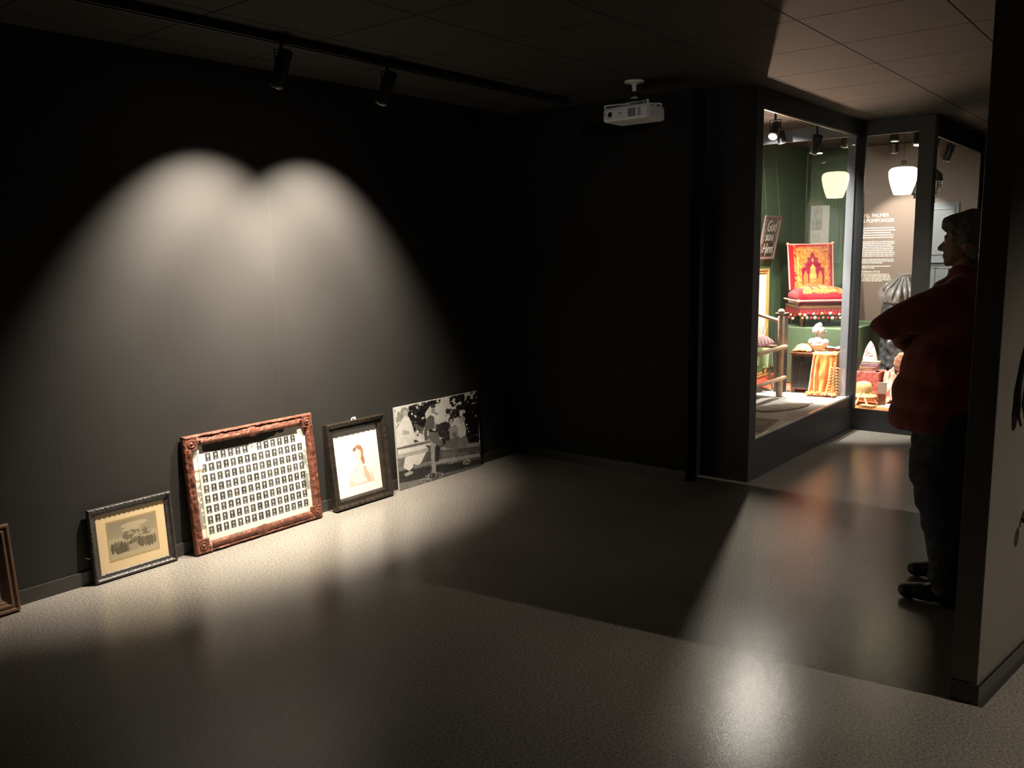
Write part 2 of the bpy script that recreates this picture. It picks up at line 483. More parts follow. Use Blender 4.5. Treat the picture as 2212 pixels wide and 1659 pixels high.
def lean(xc, yfront, h, ytop, th):
    """transform of a picture whose front bottom edge is on the floor and whose top leans back"""
    a = math.asin((ytop-yfront)/h)
    return (xc, yfront+th*math.cos(a), th*math.sin(a)+.001), (-a, 0, 0), a

# --- dark carved frame with the small group photograph
M_f1 = new_mat('dark_carved_wood', (.045, .040, .036), rough=.38, spec=.6, nscale=30, namp=.3, bump=.6, bscale=120)
loc, rot, a = lean(2.013, 4.088, .375, 4.112, .024)
t = thing('picture_frame', 'small landscape picture in dark carved frame, cream mount round brown group photograph', 'picture', loc, rot, 'pictures leaning on the black wall')
W1, H1 = .432, .372
def d1(side, s, d, L):
    return .0014*math.sin(s*260+d*300)*(1 if .004 < d < .016 else .25) + (.0006*math.sin(s*700) if d < .02 else 0)
prof1 = [(0, 0), (.000, .018), (.004, .024), (.012, .024), (.018, .016), (.026, .013), (.034, .012), (.038, .008), (.040, .004)]
obj('frame', moulding(W1, H1, prof1, 150, d1), M_f1, t, smooth=True)
def pic1(u, v):
    x = u; y = 1-v
    c = np.ones(x.shape)[:, None]*np.array(srgb(222, 198, 156))
    c *= (1+.05*(nz(x, y, 6, 1)-.5))[:, None]
    bd = (np.abs(x-.5) < .365) & (np.abs(y-.5) < .34)
    c[bd] = np.array(srgb(172, 148, 104))
    X = (x-.155)/.69; Y = (y-.19)/.62
    ph = (X > 0) & (X < 1) & (Y > 0) & (Y < 1)
    g = .40+.16*nz(x, y, 8, 2)
    g = np.where(Y < .45, .36+.10*nz(x, y, 5, 3)+.25*Y, .62)
    g = np.where(ell(X, Y, .55, .16, .28, .07) | ell(X, Y, .48, .27, .2, .05), .66, g)
    g = np.where((Y > .30) & (Y < .62) & (nz(x, y, 34, 4) > .5) & ell(X, Y, .58, .45, .3, .2), .25, g)
    for k in range(15):
        cx = .06+.063*k; cy = .62-.12*math.sin(k*.9)*.25-.05
        g = np.where(ell(X, Y, cx, cy+.13, .035, .15), .16+.05*(k % 3), g)
        g = np.where(ell(X, Y, cx, cy-.03, .017, .028), .55, g)
    g = np.where(inpoly(X, Y, [(.10, .70), (.36, .66), (.36, .86), (.14, .88)]), .17, g)
    g = np.where(inpoly(X, Y, [(.38, .70), (.56, .66), (.60, .86), (.42, .88)]), .48, g)
    g = np.where(inpoly(X, Y, [(.62, .60), (.70, .60), (.70, .84), (.64, .84)]), .2, g)
    g = np.where(inpoly(X, Y, [(.74, .58), (.90, .58), (.88, .82), (.76, .82)]), .2, g)
    c[ph] = (g[ph, None])*np.array([.62, .52, .34])*1.15
    return c
painted('mounted_photograph', pic1, W1-.07, H1-.07, 150, 130, M_gloss_print, t, y=-.0065, z0=.035)
mb = MB(); mb.tube([(-W1/2-.004, .004, .13), (-W1/2-.014, .006, .137), (-W1/2-.022, .008, .139)], .0022, 6)
obj('hanging_wire', mb, new_mat('silver_wire', (.7, .7, .7), rough=.3, metal=.6), t, smooth=True)

# --- large red-brown carved frame with the board of portrait photographs
M_f2 = new_mat('red_brown_carved_wood', (.165, .060, .036), rough=.5, spec=.4, nscale=25, namp=.45, bump=.8, bscale=90)
W2, H2 = .843, .642
loc, rot, a = lean(2.7385, 4.048, H2, 4.108, .032)
t = thing('picture_frame', 'large red-brown carved frame holding rows of small portrait photographs', 'picture', loc, rot, 'pictures leaning on the black wall')
def d2(side, s, d, L):
    n = noise.noise(Vector((s*38, d*70, side*7.3)))*.0045
    if .004 < d < .012: n += .0022*abs(math.sin(s*330))
    e = min(s, L-s)
    if side in (1, 3) and .018 < d < .045: n += .004*max(0, math.sin(s*46+side))
    return n
prof2 = [(0, 0), (0, .020), (.004, .027), (.012, .029), (.016, .022), (.024, .026), (.034, .030), (.044, .024), (.052, .014), (.056, .004)]
fr2 = obj('frame', moulding(W2, H2, prof2, 260, d2), M_f2, t, smooth=True)
for sx in (-1, 1):
    for zz in (.044, H2-.044):
        mb = MB(); mb.M = Matrix.Translation((sx*(W2/2-.044), -.026, zz)) @ Matrix.Rotation(PI/2, 4, 'X')
        mb.M = mb.M @ Matrix.Rotation(PI/4, 4, 'Z')
        mb.lathe([(.050, -.014), (.050, .001), (.047, .004), (.041, .002)], 4)
        mb.lathe([(.024, 0), (.023, .006), (.018, .008), (.013, .004), (.010, .006), (.006, .011), (0, .012)], 20)
        obj('corner_rosette', mb, M_f2, fr2, smooth=True)
for zz, sgn in ((.044, 1), (H2-.05, -1)):        # ragged carved ribbon on the top and bottom rails
    mb = MB()
    def fr(u, v, zz=zz, sgn=sgn):
        x_ = -W2/2+.10+u*(W2-.20)
        wd = .016+.010*noise.noise(Vector((x_*45, sgn*3, 0)))+.012*math.exp(-((u-.5)/.05)**2)
        return (x_, -.026-.008*math.sin(v*PI)-.002*noise.noise(Vector((x_*80, v*9, 2))), zz+(v-.35)*wd*2*sgn*-1)
    mb.grid(fr, 140, 6); obj('carved_ribbon', mb, M_f2, fr2, smooth=True)
CR = random.Random(5)
faces = [(CR.uniform(-.06, .06), CR.uniform(-.05, .05), CR.uniform(.75, 1.1), CR.uniform(-.15, .15), CR.random()) for _ in range(200)]
def pic2(u, v):
    x = u; y = 1-v
    c = np.ones(x.shape)[:, None]*np.array((.80, .79, .72))
    # dark backing shows above the torn top edge and in the worn side margins
    edge = .040+.070*np.exp(-((x-.38)/.30)**4)+.022*nz(x, y*0, 30, 7)+.012*nz(x, y*0, 120, 3, 1)
    edge = np.where(x > .80, .02, edge); edge = np.where(x < .09, .02, edge)
    top = y < edge
    c[top] = np.array((.075, .072, .063))
    side = (nz(x, y, 16, 8) > .45) & (((x < .035+.03*nz(x*0, y, 7, 9)) & (y > .36) & (y < .86)) | ((x > .955-.035*nz(x*0, y, 8, 3)) & (y > .30) & (y < .75)))
    c[side] = np.array((.30, .30, .27))
    tone = ((x < .07) | (x > .93)) & ~top & ~side
    c[tone] *= np.array((.92, .90, .82))
    k = 0
    for r_ in range(8):
        cy = .155+r_*.105
        cols = range(15)
        for q in cols:
            cx = .085+q*.0606
            if r_ == 0 and (q == 0 or q == 14): continue
            if r_ == 0: cx = .085+(q-.35)*.0606+.003*q*.6
            fx, fy, fs, ft, tnv = faces[k]; k += 1
            hw, hh = .0215, .040
            if r_ == 0 and q == 7:
                m = (np.abs(x-cx) < .026) & (np.abs(y-cy+.004) < .050)
                c[m] = np.array((.52, .51, .46)); m2 = ell(x, y, cx, cy-.01, .010, .02); c[m2] = .3
                m2 = inpoly(x, y, [(cx-.02, cy+.045), (cx+.015, cy-.01), (cx+.02, cy+.045)]); c[m2] = .62
                continue
            m = (np.abs(x-cx) < hw) & (np.abs(y-cy) < hh)
            if not m.any(): continue
            bgc = .045+.05*tnv
            g = np.full(x.shape, bgc)
            g = np.where(ell(x, y, cx+fx*.02, cy+.046, .018, .030), .05+.16*((tnv*7) % 1), g)
            g = np.where(ell(x, y, cx+fx*.02, cy+.024, .0035, .010), .62, g)
            g = np.where(ell(x, y, cx+fx*.04, cy-.010+fy*.04, .0075*fs, .0155*fs, ft), .42+.2*((tnv*13) % 1), g)
            g = np.where(ell(x, y, cx+fx*.04, cy-.024+fy*.04, .0085*fs, .006*fs), .10+.35*((tnv*31) % 1), g)
            c[m] = g[m, None]*np.array((1, .97, .88))
    # a strip of bare white card over the first portrait
    m = (x > 0.0) & (x < .075) & (y > .07) & (y < .262); c[m] = (.86, .86, .84)
    m = (x > .0) & (x < .075) & (y > .262) & (y < .285); c[m] = (.34, .31, .20)
    return c
painted('portrait_board', pic2, W2-.10, H2-.10, 440, 330, M_gloss_print, t, y=-.0065, z0=.05)
mb = MB(); mb.tube([(-W2/2+.084, -.030, .0), (-W2/2+.084, -.0345, .02), (-W2/2+.0835, -.0345, .045), (-W2/2+.083, -.0105, .075), (-W2/2+.081, -.0095, H2-.075), (-W2/2+.080, -.0345, H2-.045), (-W2/2+.080, -.0345, H2-.02), (-W2/2+.080, -.028, H2+.001)], .0011, 6)
obj('binding_string', mb, new_mat('pale_string', (.75, .62, .45), rough=.7), t, smooth=True, label='thin pale string tied upright round the frame')

# --- upright dark frame, white mount, faded portrait
M_f3 = new_mat('black_brown_carved_wood', (.028, .021, .015), rough=.33, spec=.6, nscale=22, namp=.35, bump=.5, bscale=100)
W3, H3 = .480, .540
loc, rot, a = lean(3.503, 4.046, H3, 4.106, .045)
t = thing('picture_frame', 'upright deep black frame with wide white mount and faded portrait of a woman', 'picture', loc, rot, 'pictures leaning on the black wall')
def d3(side, s, d, L):
    if .036 < d < .052: return .0025*abs(math.sin(s*190))+.0015*noise.noise(Vector((s*90, d*50, side)))
    if .008 < d < .02: return .0016*math.sin(s*150)
    return 0
prof3 = [(0, 0), (0, .040), (.006, .045), (.014, .043), (.022, .032), (.034, .026), (.040, .026), (.050, .022), (.056, .012), (.062, .005)]
obj('frame', moulding(W3, H3, prof3, 160, d3), M_f3, t, smooth=True)
def pic3(u, v):
    x = u*100; y = (1-v)*120
    c = np.ones(x.shape)[:, None]*np.array((.86, .86, .84))
    # faded vignette: brown lower half of the print
    m = (x > 26) & (x < 82) & (y > 30) & (y < 103)
    f = np.clip((y-72)/26, 0, 1)*.6
    base = np.array((.86, .86, .84))
    tan = np.array((.62, .44, .28))
    cc = base[None]*(1-f[:, None])+tan[None]*f[:, None]
    c[m] = cc[m]
    b = inpoly(x, y, [(44, 66), (56, 62), (66, 74), (72, 98), (38, 100), (34, 84)]); c[b] = (.84, .80, .74)
    e = ell(x, y, 58, 84, 7, 15, .5) | ell(x, y, 68, 90, 5, 12, -.3); c[e & ~ell(x, y, 50, 84, 11, 20)] = (.66, .50, .36)
    h = ell(x, y, 53, 44, 11, 13); c[h] = (.50, .25, .13)
    hb = ell(x, y, 60, 55, 4.0, 13, -.25); c[hb] = (.52, .20, .09)
    f1 = ell(x, y, 50.5, 48, 8.2, 11); c[f1] = (.84, .79, .73)
    for ex in (47, 54): c[ell(x, y, ex, 46, 1.6, .8)] = (.35, .22, .15)
    c[ell(x, y, 50.5, 54.5, 2.2, .8)] = (.55, .25, .2)
    c[ell(x, y, 45, 38, 4, 3.0)] = (.30, .17, .11); c[ell(x, y, 56, 37, 4, 3.0)] = (.38, .2, .12)
    c[inpoly(x, y, [(49, 58), (56, 58), (58, 66), (47, 67)])] = (.84, .79, .73)
    c[inpoly(x, y, [(58, 62), (63, 60), (64, 66), (60, 68)])] = (.40, .27, .16)
    c[inpoly(x, y, [(43, 72), (45, 72), (44, 80), (42, 80)])] = (.5, .5, .48)
    return c
painted('mounted_portrait', pic3, W3-.112, H3-.112, 110, 130, M_gloss_print, t, y=-.0065, z0=.056)
mb = MB()
for k in range(9):
    aa = PI*k/8
    mb.ball((-.005-.016*math.cos(aa), -.018, H3+.002+.010*math.sin(aa)), .0048, 8, 6)
mb.tube([(.0, -.018, H3), (.004, -.018, H3+.012), (.010, -.018, H3+.013)], .004, 8)
obj('hanging_ring', mb, new_mat('white_string', (.85, .82, .75), rough=.6), t, smooth=True, label='white knotted hanging loop')

# --- frameless group photograph on board
W4, H4 = .840, .566
loc, rot, a = lean(4.263, 4.100, H4, 4.125, .014)
t = thing('photo_board', 'frameless black and white photograph of four people on a rail fence', 'picture', loc, rot, 'pictures leaning on the black wall')
obj('board', MB().box(-W4/2, W4/2, -.013, 0, 0, H4), new_mat('photo_board_edge', (.55, .53, .49), rough=.5), t)
Hm = homog([(50, 335), (1365, 75), (1510, 1195), (235, 1610)])
def pic4(u, v):
    vv = 1-v
    q = Hm @ np.stack([u, vv, np.ones_like(u)])
    x, y = q[0]/q[2], q[1]/q[2]
    n1 = nz(u, vv, 26, 1, 4); n2 = nz(u, vv, 60, 2, 3); n3 = nz(u, vv, 9, 5, 3)
    g = np.full(x.shape, .80)
    # foliage
    def leaf(poly, thr, val, soft=None):
        nonlocal g
        m = inpoly(x, y, poly) & (n1*.75+n2*.25 > thr)
        g = np.where(m, val+.10*(n2-.5), g)
    leaf([(60, 370), (170, 350), (220, 480), (200, 660), (90, 700), (60, 500)], .50, .42)
    leaf([(290, 310), (420, 270), (600, 230), (800, 200), (790, 260), (640, 300), (560, 420), (600, 560), (520, 720), (400, 720), (340, 560), (280, 460)], .36, .055)
    leaf([(330, 520), (560, 640), (540, 800), (430, 780)], .50, .20)
    leaf([(940, 160), (1360, 80), (1420, 300), (1380, 440), (1200, 500), (1060, 460), (1000, 330), (940, 250)], .42, .05)
    leaf([(870, 350), (1060, 330), (1080, 480), (1000, 500), (890, 460)], .45, .09)
    leaf([(740, 590), (900, 540), (980, 560), (1000, 930), (820, 930), (760, 760)], .32, .10)
    leaf([(1200, 330), (1400, 240), (1450, 860), (1250, 880), (1200, 600)], .25, .035)
    g = np.where(inpoly(x, y, [(1230, 760), (1450, 700), (1455, 870), (1290, 890)]) & (n2 > .5), .08, g)
    # ground
    low = inpoly(x, y, [(110, 960), (640, 900), (860, 930), (1460, 850), (1520, 1210), (235, 1620)])
    g = np.where(low, .10+.14*n1+.10*n2, g)
    g = np.where(inpoly(x, y, [(130, 980), (290, 940), (330, 1200), (190, 1260)]) , .20+.2*n2, g)
    g = np.where(inpoly(x, y, [(200, 1320), (720, 1220), (1500, 1100), (1510, 1200), (240, 1530)]), .075+.05*n1, g)
    g = np.where(inpoly(x, y, [(200, 1500), (600, 1410), (640, 1500), (230, 1620)]), .26+.12*n1, g)
    g = np.where(inpoly(x, y, [(900, 1330), (1510, 1170), (1510, 1210), (900, 1400)]), .20+.1*n1, g)
    for cx, cy, rx, ry in ((690, 1400, 60, 70), (600, 1450, 60, 50), (860, 1350, 70, 45), (720, 1330, 50, 40), (1000, 1120, 130, 60), (1270, 1140, 70, 50)):
        g = np.where(ell(x, y, cx, cy, rx, ry) & (n2 > .47), .45, g)
    g = np.where(inpoly(x, y, [(900, 980), (1240, 960), (1250, 1060), (880, 1110)]) & (n1 > .45), .30, g)
    # fence
    g = np.where(inpoly(x, y, [(150, 1060), (640, 945), (660, 1000), (170, 1120)]), .40+.12*n1, g)
    g = np.where(inpoly(x, y, [(190, 1250), (720, 1140), (720, 1190), (200, 1310)]), .30+.1*n1, g)
    g = np.where(inpoly(x, y, [(790, 1130), (1470, 1010), (1480, 1060), (800, 1190)]), .45+.12*n1, g)
    g = np.where(inpoly(x, y, [(830, 930), (1455, 845), (1460, 905), (835, 980)]), .40+.12*n1, g)
    g = np.where(inpoly(x, y, [(680, 865), (750, 855), (805, 1330), (735, 1320)]), .44+.15*n1, g)
    # woman in a white dress
    W = .88
    g = np.where(inpoly(x, y, [(280, 900), (600, 900), (650, 960), (590, 1080), (560, 1160), (505, 1210), (430, 1190), (420, 1250), (370, 1300), (270, 1250), (290, 1080), (170, 1070), (150, 970)]), W, g)
    g = np.where(inpoly(x, y, [(150, 1060), (640, 945), (660, 1000), (170, 1120)]) & (x < 650), .55+.1*n1, g)
    g = np.where(inpoly(x, y, [(205, 490), (300, 470), (350, 560), (400, 690), (430, 760), (560, 790), (580, 830), (440, 870), (160, 960), (125, 900), (130, 640)]), W, g)
    g = np.where(inpoly(x, y, [(210, 680), (320, 690), (330, 740), (220, 750)]), .62, g)
    for k in range(5):
        g = np.where(inpoly(x, y, [(240+30*k, 780), (250+30*k, 780), (330+34*k, 860), (322+34*k, 862)]), .68, g)
    g = np.where(inpoly(x, y, [(140, 955), (430, 880), (690, 830), (690, 860), (440, 925), (145, 985)]), .24+.1*n1, g)
    g = np.where(ell(x, y, 228, 385, 66, 58), .42, g); g = np.where(ell(x, y, 238, 415, 36, 50), .60, g)
    g = np.where(ell(x, y, 222, 400, 6, 4) | ell(x, y, 252, 400, 6, 4) | ell(x, y, 240, 440, 12, 4), .3, g)
    g = np.where(inpoly(x, y, [(410, 830), (440, 820), (500, 850), (420, 870)]), .12, g)
    g = np.where(inpoly(x, y, [(285, 1350), (380, 1300), (430, 1310), (430, 1340), (320, 1390)]), .55, g)
    # soldier
    g = np.where(inpoly(x, y, [(780, 850), (850, 900), (835, 1150), (770, 1145), (760, 960)]), .10, g)
    g = np.where(inpoly(x, y, [(640, 690), (770, 690), (870, 830), (880, 900), (830, 920), (700, 850), (640, 800)]), .26+.05*n2, g)
    g = np.where(inpoly(x, y, [(600, 490), (650, 440), (710, 470), (750, 600), (770, 690), (640, 700), (640, 830), (590, 840), (565, 720), (575, 560)]), .20+.05*n2, g)
    g = np.where(inpoly(x, y, [(645, 665), (770, 680), (765, 705), (645, 695)]), .05, g)
    g = np.where(inpoly(x, y, [(710, 470), (722, 470), (745, 650), (733, 650)]), .7, g)
    g = np.where(inpoly(x, y, [(700, 650), (752, 650), (750, 685), (705, 680)]), .75, g)
    g = np.where(inpoly(x, y, [(618, 680), (640, 680), (640, 760), (622, 760)]), .8, g)
    g = np.where(ell(x, y, 686, 375, 32, 46), .50, g)
    g = np.where(inpoly(x, y, [(640, 300), (700, 275), (725, 300), (720, 330), (650, 335)]), .12, g)
    g = np.where(inpoly(x, y, [(700, 390), (760, 420), (755, 440), (740, 430), (700, 405)]), .15, g)
    g = np.where(ell(x, y, 690, 368, 22, 5), .2, g)
    g = np.where(ell(x, y, 835, 795, 22, 18), .7, g)
    # two seated women
    g = np.where(inpoly(x, y, [(880, 915), (1000, 800), (1130, 750), (1140, 930), (1060, 950), (960, 945)]), .24+.08*n2, g)
    g = np.where(inpoly(x, y, [(970, 630), (1060, 585), (1115, 650), (1110, 760), (990, 810), (975, 740)]), .46+.05*n2, g)
    g = np.where(inpoly(x, y, [(1020, 710), (1080, 700), (1085, 780), (1020, 760)]), .28, g)
    g = np.where(ell(x, y, 985, 520, 42, 56), .10, g); g = np.where(ell(x, y, 988, 545, 27, 44), .62, g)
    g = np.where(inpoly(x, y, [(1130, 780), (1240, 745), (1290, 860), (1240, 930), (1110, 945)]), .30+.08*n2, g)
    g = np.where(inpoly(x, y, [(1115, 610), (1200, 565), (1230, 640), (1235, 740), (1140, 790), (1100, 690)]), .80, g)
    g = np.where(ell(x, y, 1160, 505, 50, 54), .46, g); g = np.where(ell(x, y, 1150, 530, 32, 44), .70, g)
    g = np.where(ell(x, y, 980, 535, 8, 4) | ell(x, y, 1000, 535, 8, 4) | ell(x, y, 1140, 520, 8, 4) | ell(x, y, 1162, 520, 8, 4), .25, g)
    g = g*(.86+.28*nz(u, vv, 45, 11, 3))
    g = np.clip(g, .03, .9)**1.35
    return np.stack([g, g*.97, g*.90], 1)
painted('photograph', pic4, W4, H4, 380, 256, M_gloss_print, t, y=-.0134, z0=0)

# --- bronze frame cut off by the edge of the view
M_f0 = new_mat('bronze_gilt_wood', (.24, .15, .10), rough=.32, metal=.35, nscale=14, namp=.15, bump=.2, bscale=60)
W0, H0 = .52, .400
loc, rot, a = lean(1.447-.26, 4.064, H0, 4.110, .034)
t = thing('picture_frame', 'stepped bronze-brown frame half out of view at the left edge', 'picture', loc, rot, 'pictures leaning on the black wall')
prof0 = [(0, 0), (0, .028), (.004, .034), (.012, .034), (.016, .026), (.024, .026), (.028, .030), (.034, .030), (.040, .020), (.050, .017), (.054, .012), (.062, .010), (.066, .004)]
obj('frame', moulding(W0, H0, prof0, 60), M_f0, t, bevel=0)
def pic0(u, v):
    c = np.ones(u.shape)[:, None]*np.array((.20, .19, .18)); c *= (.8+.5*nz(u, v, 5, 3))[:, None]
    c[(v < .3)] *= 1.3
    return c
painted('picture_print', pic0, W0-.12, H0-.12, 60, 50, M_gloss_print, t, y=-.006, z0=.06)

# ------------------------------------------------------------------ projector on the ceiling
PX = Vector((4.709, 2.811, CZ))
M_proj = new_mat('projector_shell', (.88, .88, .86), rough=.5, spec=.4)
M_projd = new_mat('projector_dark', (.015, .015, .015), rough=.4)
pr = thing('projector', 'white projector hanging below a round ceiling mount in the dark room', 'projector', (PX.x, PX.y, CZ), (0, 0, R(-90)))
# local axes: -y is the lens side after the turn; body is built round z = -.185
mb = MB(); mb.lathe([(.060, 0), (.062, -.004), (.058, -.010), (.022, -.018), (.020, -.022)], 32)
mb.tube([(0, 0, -.018), (0, 0, -.062)], .0135, 16)
obj('ceiling_plate', mb, M_proj, pr, smooth=True)
mb = MB(); mb.ball((0, 0, -.083), (.016, .016, .016)); mb.tube([(0, 0, -.060), (0, 0, -.078)], .009, 12); mb.tube([(0, 0, -.09), (0, 0, -.128)], .010, 12)
obj('swivel_joint', mb, M_projd, pr, smooth=True)
mb = MB(); mb.lathe([(.010, -.094), (.022, -.097), (.022, -.104), (.010, -.106)], 20)
obj('collar', mb, M_proj, pr, smooth=True)
mb = MB(); mb.box(-.05, .06, -.028, .028, -.134, -.126)
obj('mount_bracket', mb, M_proj, pr, bevel=.002)
for (ax, ay) in ((-.155, -.085), (.150, -.095), (-.10, .085), (.14, .08)):
    mb = MB(); mb.tube([(ax*.15, ay*.15, -.134), (ax*.6, ay*.6, -.136), (ax, ay, -.140)], .0055, 8)
    mb.tube([(ax, ay, -.138), (ax, ay, -.158)], .007, 10)
    obj('mount_arm', mb, M_proj, pr, smooth=True)

def proj_body():
    mb = MB()
    # plan outline with a bowed front, stacked in z with rounding
    def outline(k):
        pts = []
        for u in np.linspace(-1, 1, 13): pts.append((u*.150*k, -.110*k-.014*(1-u*u)))
        pts += [(.158*k, -.09*k), (.160*k, .085*k), (.150*k, .105*k), (-.150*k, .105*k), (-.160*k, .085*k), (-.158*k, -.09*k)]
        return pts
    zs = [(-.158, .90), (-.161, .955), (-.168, .98), (-.176, .99), (-.178, 1.0), (-.228, 1.0), (-.237, .985), (-.242, .93)]
    n = len(outline(1)); vs = []; fs = []
    for z, k in zs: vs += [(x_, y_, z) for x_, y_ in outline(k)]
    for i in range(len(zs)-1):
        for k in range(n): fs.append((i*n+k, i*n+(k+1) % n, (i+1)*n+(k+1) % n, (i+1)*n+k))
    fs.append(tuple(range(n-1, -1, -1))); fs.append(tuple(range((len(zs)-1)*n, len(zs)*n)))
    mb.add(vs, fs)
    return mb
body = obj('body', proj_body(), M_proj, pr, bevel=.0015)
RX = Matrix.Rotation(PI/2, 4, 'X')
mb = MB(); mb.M = Matrix.Translation((-.098, -.112, -.202)) @ RX
mb.lathe([(.034, -.01), (.034, .008), (.031, .012), (.026, .012), (.022, .004), (.020, .004)], 32)
lb_ = obj('lens_barrel', mb, M_proj, pr, smooth=True)
mb = MB(); mb.M = Matrix.Translation((-.098, -.112, -.202)) @ RX
mb.lathe([(.0205, .002), (.016, .007), (.009, .009), (0, .010)], 28)
obj('lens', mb, new_mat('projector_lens', (.005, .005, .008), rough=.05, spec=.8), lb_, smooth=True)
mb = MB()
def fy(x_): return -.110-.014*(1-(x_/.150)**2)
for i in range(5):
    for j in range(5):
        x_ = .030+i*.0105
        mb.box(x_, x_+.0075, fy(x_+.004)-.0012, fy(x_+.004)+.004, -.226+j*.0095, -.226+j*.0095+.0068)
obj('air_grille', mb, M_projd, body)
mb = MB()
for i in range(2):
    x_ = .097+i*.010
    for j in range(5): mb.box(x_, x_+.005, fy(x_+.002)-.0012, fy(x_+.002)+.004, -.226+j*.0095, -.226+j*.0095+.0068)
obj('side_grille', mb, M_projd, body)
mb = MB()
for i, wd in enumerate((.0045, .0038, .0040, .0045)):
    x_ = -.035+i*.0058; mb.box(x_, x_+wd, fy(x_)-.0010, fy(x_)+.003, -.2035, -.1985)
obj('maker_lettering', mb, M_projd, body, label='small dark illegible lettering')
mb = MB(); mb.M = Matrix.Translation((-.140, fy(-.140)+.002, -.194)) @ RX; mb.lathe([(.0045, 0), (.0045, .003), (0, .0035)], 12)
obj('sensor_window', mb, M_projd, body, smooth=True)
mb = MB(); mb.lathe([(.011, -.168), (.011, -.150), (.009, -.147), (0, -.147)], 16, c=(.135, .02, 0)); obj('foot', mb, M_proj, pr, smooth=True)

# ------------------------------------------------------------------ inside the display case
# red plush chair on a green plinth
pl = thing('green_plinth', 'low green block plinth under the red plush chair', 'plinth', (8.45, 2.80, .2912))
obj('block', MB().bbox(-.50, .55, -.34, .37, 0, .538, .006), M_green, pl)

CH = (8.33, 2.915, .832)
ch = thing('chair', 'low red plush nursing chair with orange patterned upholstery and pompom fringe', 'chair', CH, (0, 0, R(-52)))
M_redv = new_mat('crimson_velvet', (.42, .010, .020), rough=.7, spec=.2, nscale=60, namp=.25, bump=.2, bscale=200, sheen=.12)
M_cord = new_mat('pink_twisted_cord', (.78, .42, .36), rough=.8, bump=.6, bscale=300)
M_legw = new_mat('turned_dark_wood', (.16, .075, .035), rough=.35)
def rug(U, V, cx=.5):
    """orange and crimson oriental panel, V upwards"""
    x, y = U, V
    red = np.array((.50, .012, .02)); mar = np.array((.26, .006, .035)); org = np.array((.72, .20, .04)); gold = np.array((.82, .38, .10)); brn = np.array((.48, .15, .03))
    c = np.ones(x.shape)[:, None]*red
    inn = (x > .13) & (x < .90) & (y > .07) & (y < .91); c[inn] = org
    tr_ = (np.abs(x-.17) < .012) | (np.abs(x-.86) < .012) | (np.abs(y-.11) < .010) | (np.abs(y-.87) < .010)
    c[tr_ & inn] = gold
    bord = inn & ((x < .155) | (x > .875)) ; c[bord] = red
    f1 = (np.sin(y*95)*np.sin(x*210) > -.1) & (nz(x, y, 30, 5) > .42) & (((x > .095) & (x < .15)) | ((x > .865) & (x < .925))); c[f1] = gold
    f2 = (np.sin(x*90)*np.sin(y*200) > -.1) & (nz(x, y, 30, 15) > .42) & (((y > .03) & (y < .085)) | ((y > .90) & (y < .945))) & (x > .1) & (x < .92); c[f2] = gold
    n = nz(x, y, 18, 3); mott = inn & (n > .58) & ~bord; c[mott] = brn
    n = nz(x, y, 26, 6); mott = inn & (n > .62) & ~bord; c[mott] = gold
    arch = inpoly(x, y, [(.27, .12), (.26, .46), (.31, .50), (.31, .58), (.38, .58), (.38, .68), (.45, .72), (.52, .83), (.59, .72), (.66, .68), (.66, .58), (.73, .58), (.73, .50), (.79, .46), (.78, .12)])
    c[arch] = mar
    for ex, ey in ((.36, .64), (.68, .64), (.30, .52), (.74, .52), (.43, .74), (.61, .74)):
        c[ell(x, y, ex, ey, .045, .035)] = org
    cast = inpoly(x, y, [(.44, .14), (.44, .34), (.46, .36), (.46, .48), (.52, .56), (.58, .48), (.58, .36), (.60, .34), (.60, .14)])
    c[cast] = gold
    c[cast & (np.abs(((x*28) % 1)-.5) < .16) & (y > .34) & (y < .45)] = brn
    for ex in (.35, .69):
        t2 = inpoly(x, y, [(ex-.05, .14), (ex-.05, .30), (ex, .42), (ex+.05, .30), (ex+.05, .14)]); c[t2] = org*1.05
        c[ell(x, y, ex, .29, .018, .03)] = brn
    c[inpoly(x, y, [(.30, .12), (.40, .24), (.66, .24), (.75, .12)]) & (nz(x, y, 40, 9) > .45)] = brn*1.2
    c[ell(x, y, .52, .65, .012, .05) | ell(x, y, .52, .64, .03, .012)] = gold
    c *= (.66+.28*nz(x, y, 30, 12))[:, None]
    return c
# backrest: upright padded slab leaning slightly back, local +y is the rear
def back_shape(vs, U, V):
    puff = (1-np.abs(2*U-1)**4)*(1-np.abs(2*V-1)**4)
    vs[:, 1] = .155+.09*V-.030*puff
    vs[:, 0] *= (1+.03*V)
    return vs
painted('backrest_panel', rug, .415, .44, 90, 90, M_textile, ch, y=0, z0=.335, shape=back_shape)
mb = MB()
mb.M = Matrix.Translation((0, .160, .325)) @ Matrix.Rotation(-.20, 4, 'X')
mb.bbox(-.212, .212, 0, .060, 0, .455, .02)
bkr = obj('backrest', mb, M_redv, ch, smooth=True)
mb = MB()
mb.tube([(-.212, .160, .33), (-.216, .205, .55), (-.222, .248, .775)], .0075, 8)
mb.tube([(-.222, .248, .775), (0, .250, .770), (.222, .248, .778)], .0085, 8)
mb.tube([(.212, .160, .33), (.216, .205, .55), (.222, .248, .778)], .0075, 8)
mb.ball((-.222, .246, .778), .017, 10, 8); mb.ball((.222, .246, .782), .017, 10, 8)
obj('back_cord', mb, M_cord, bkr, smooth=True, label='pink twisted cord edging')
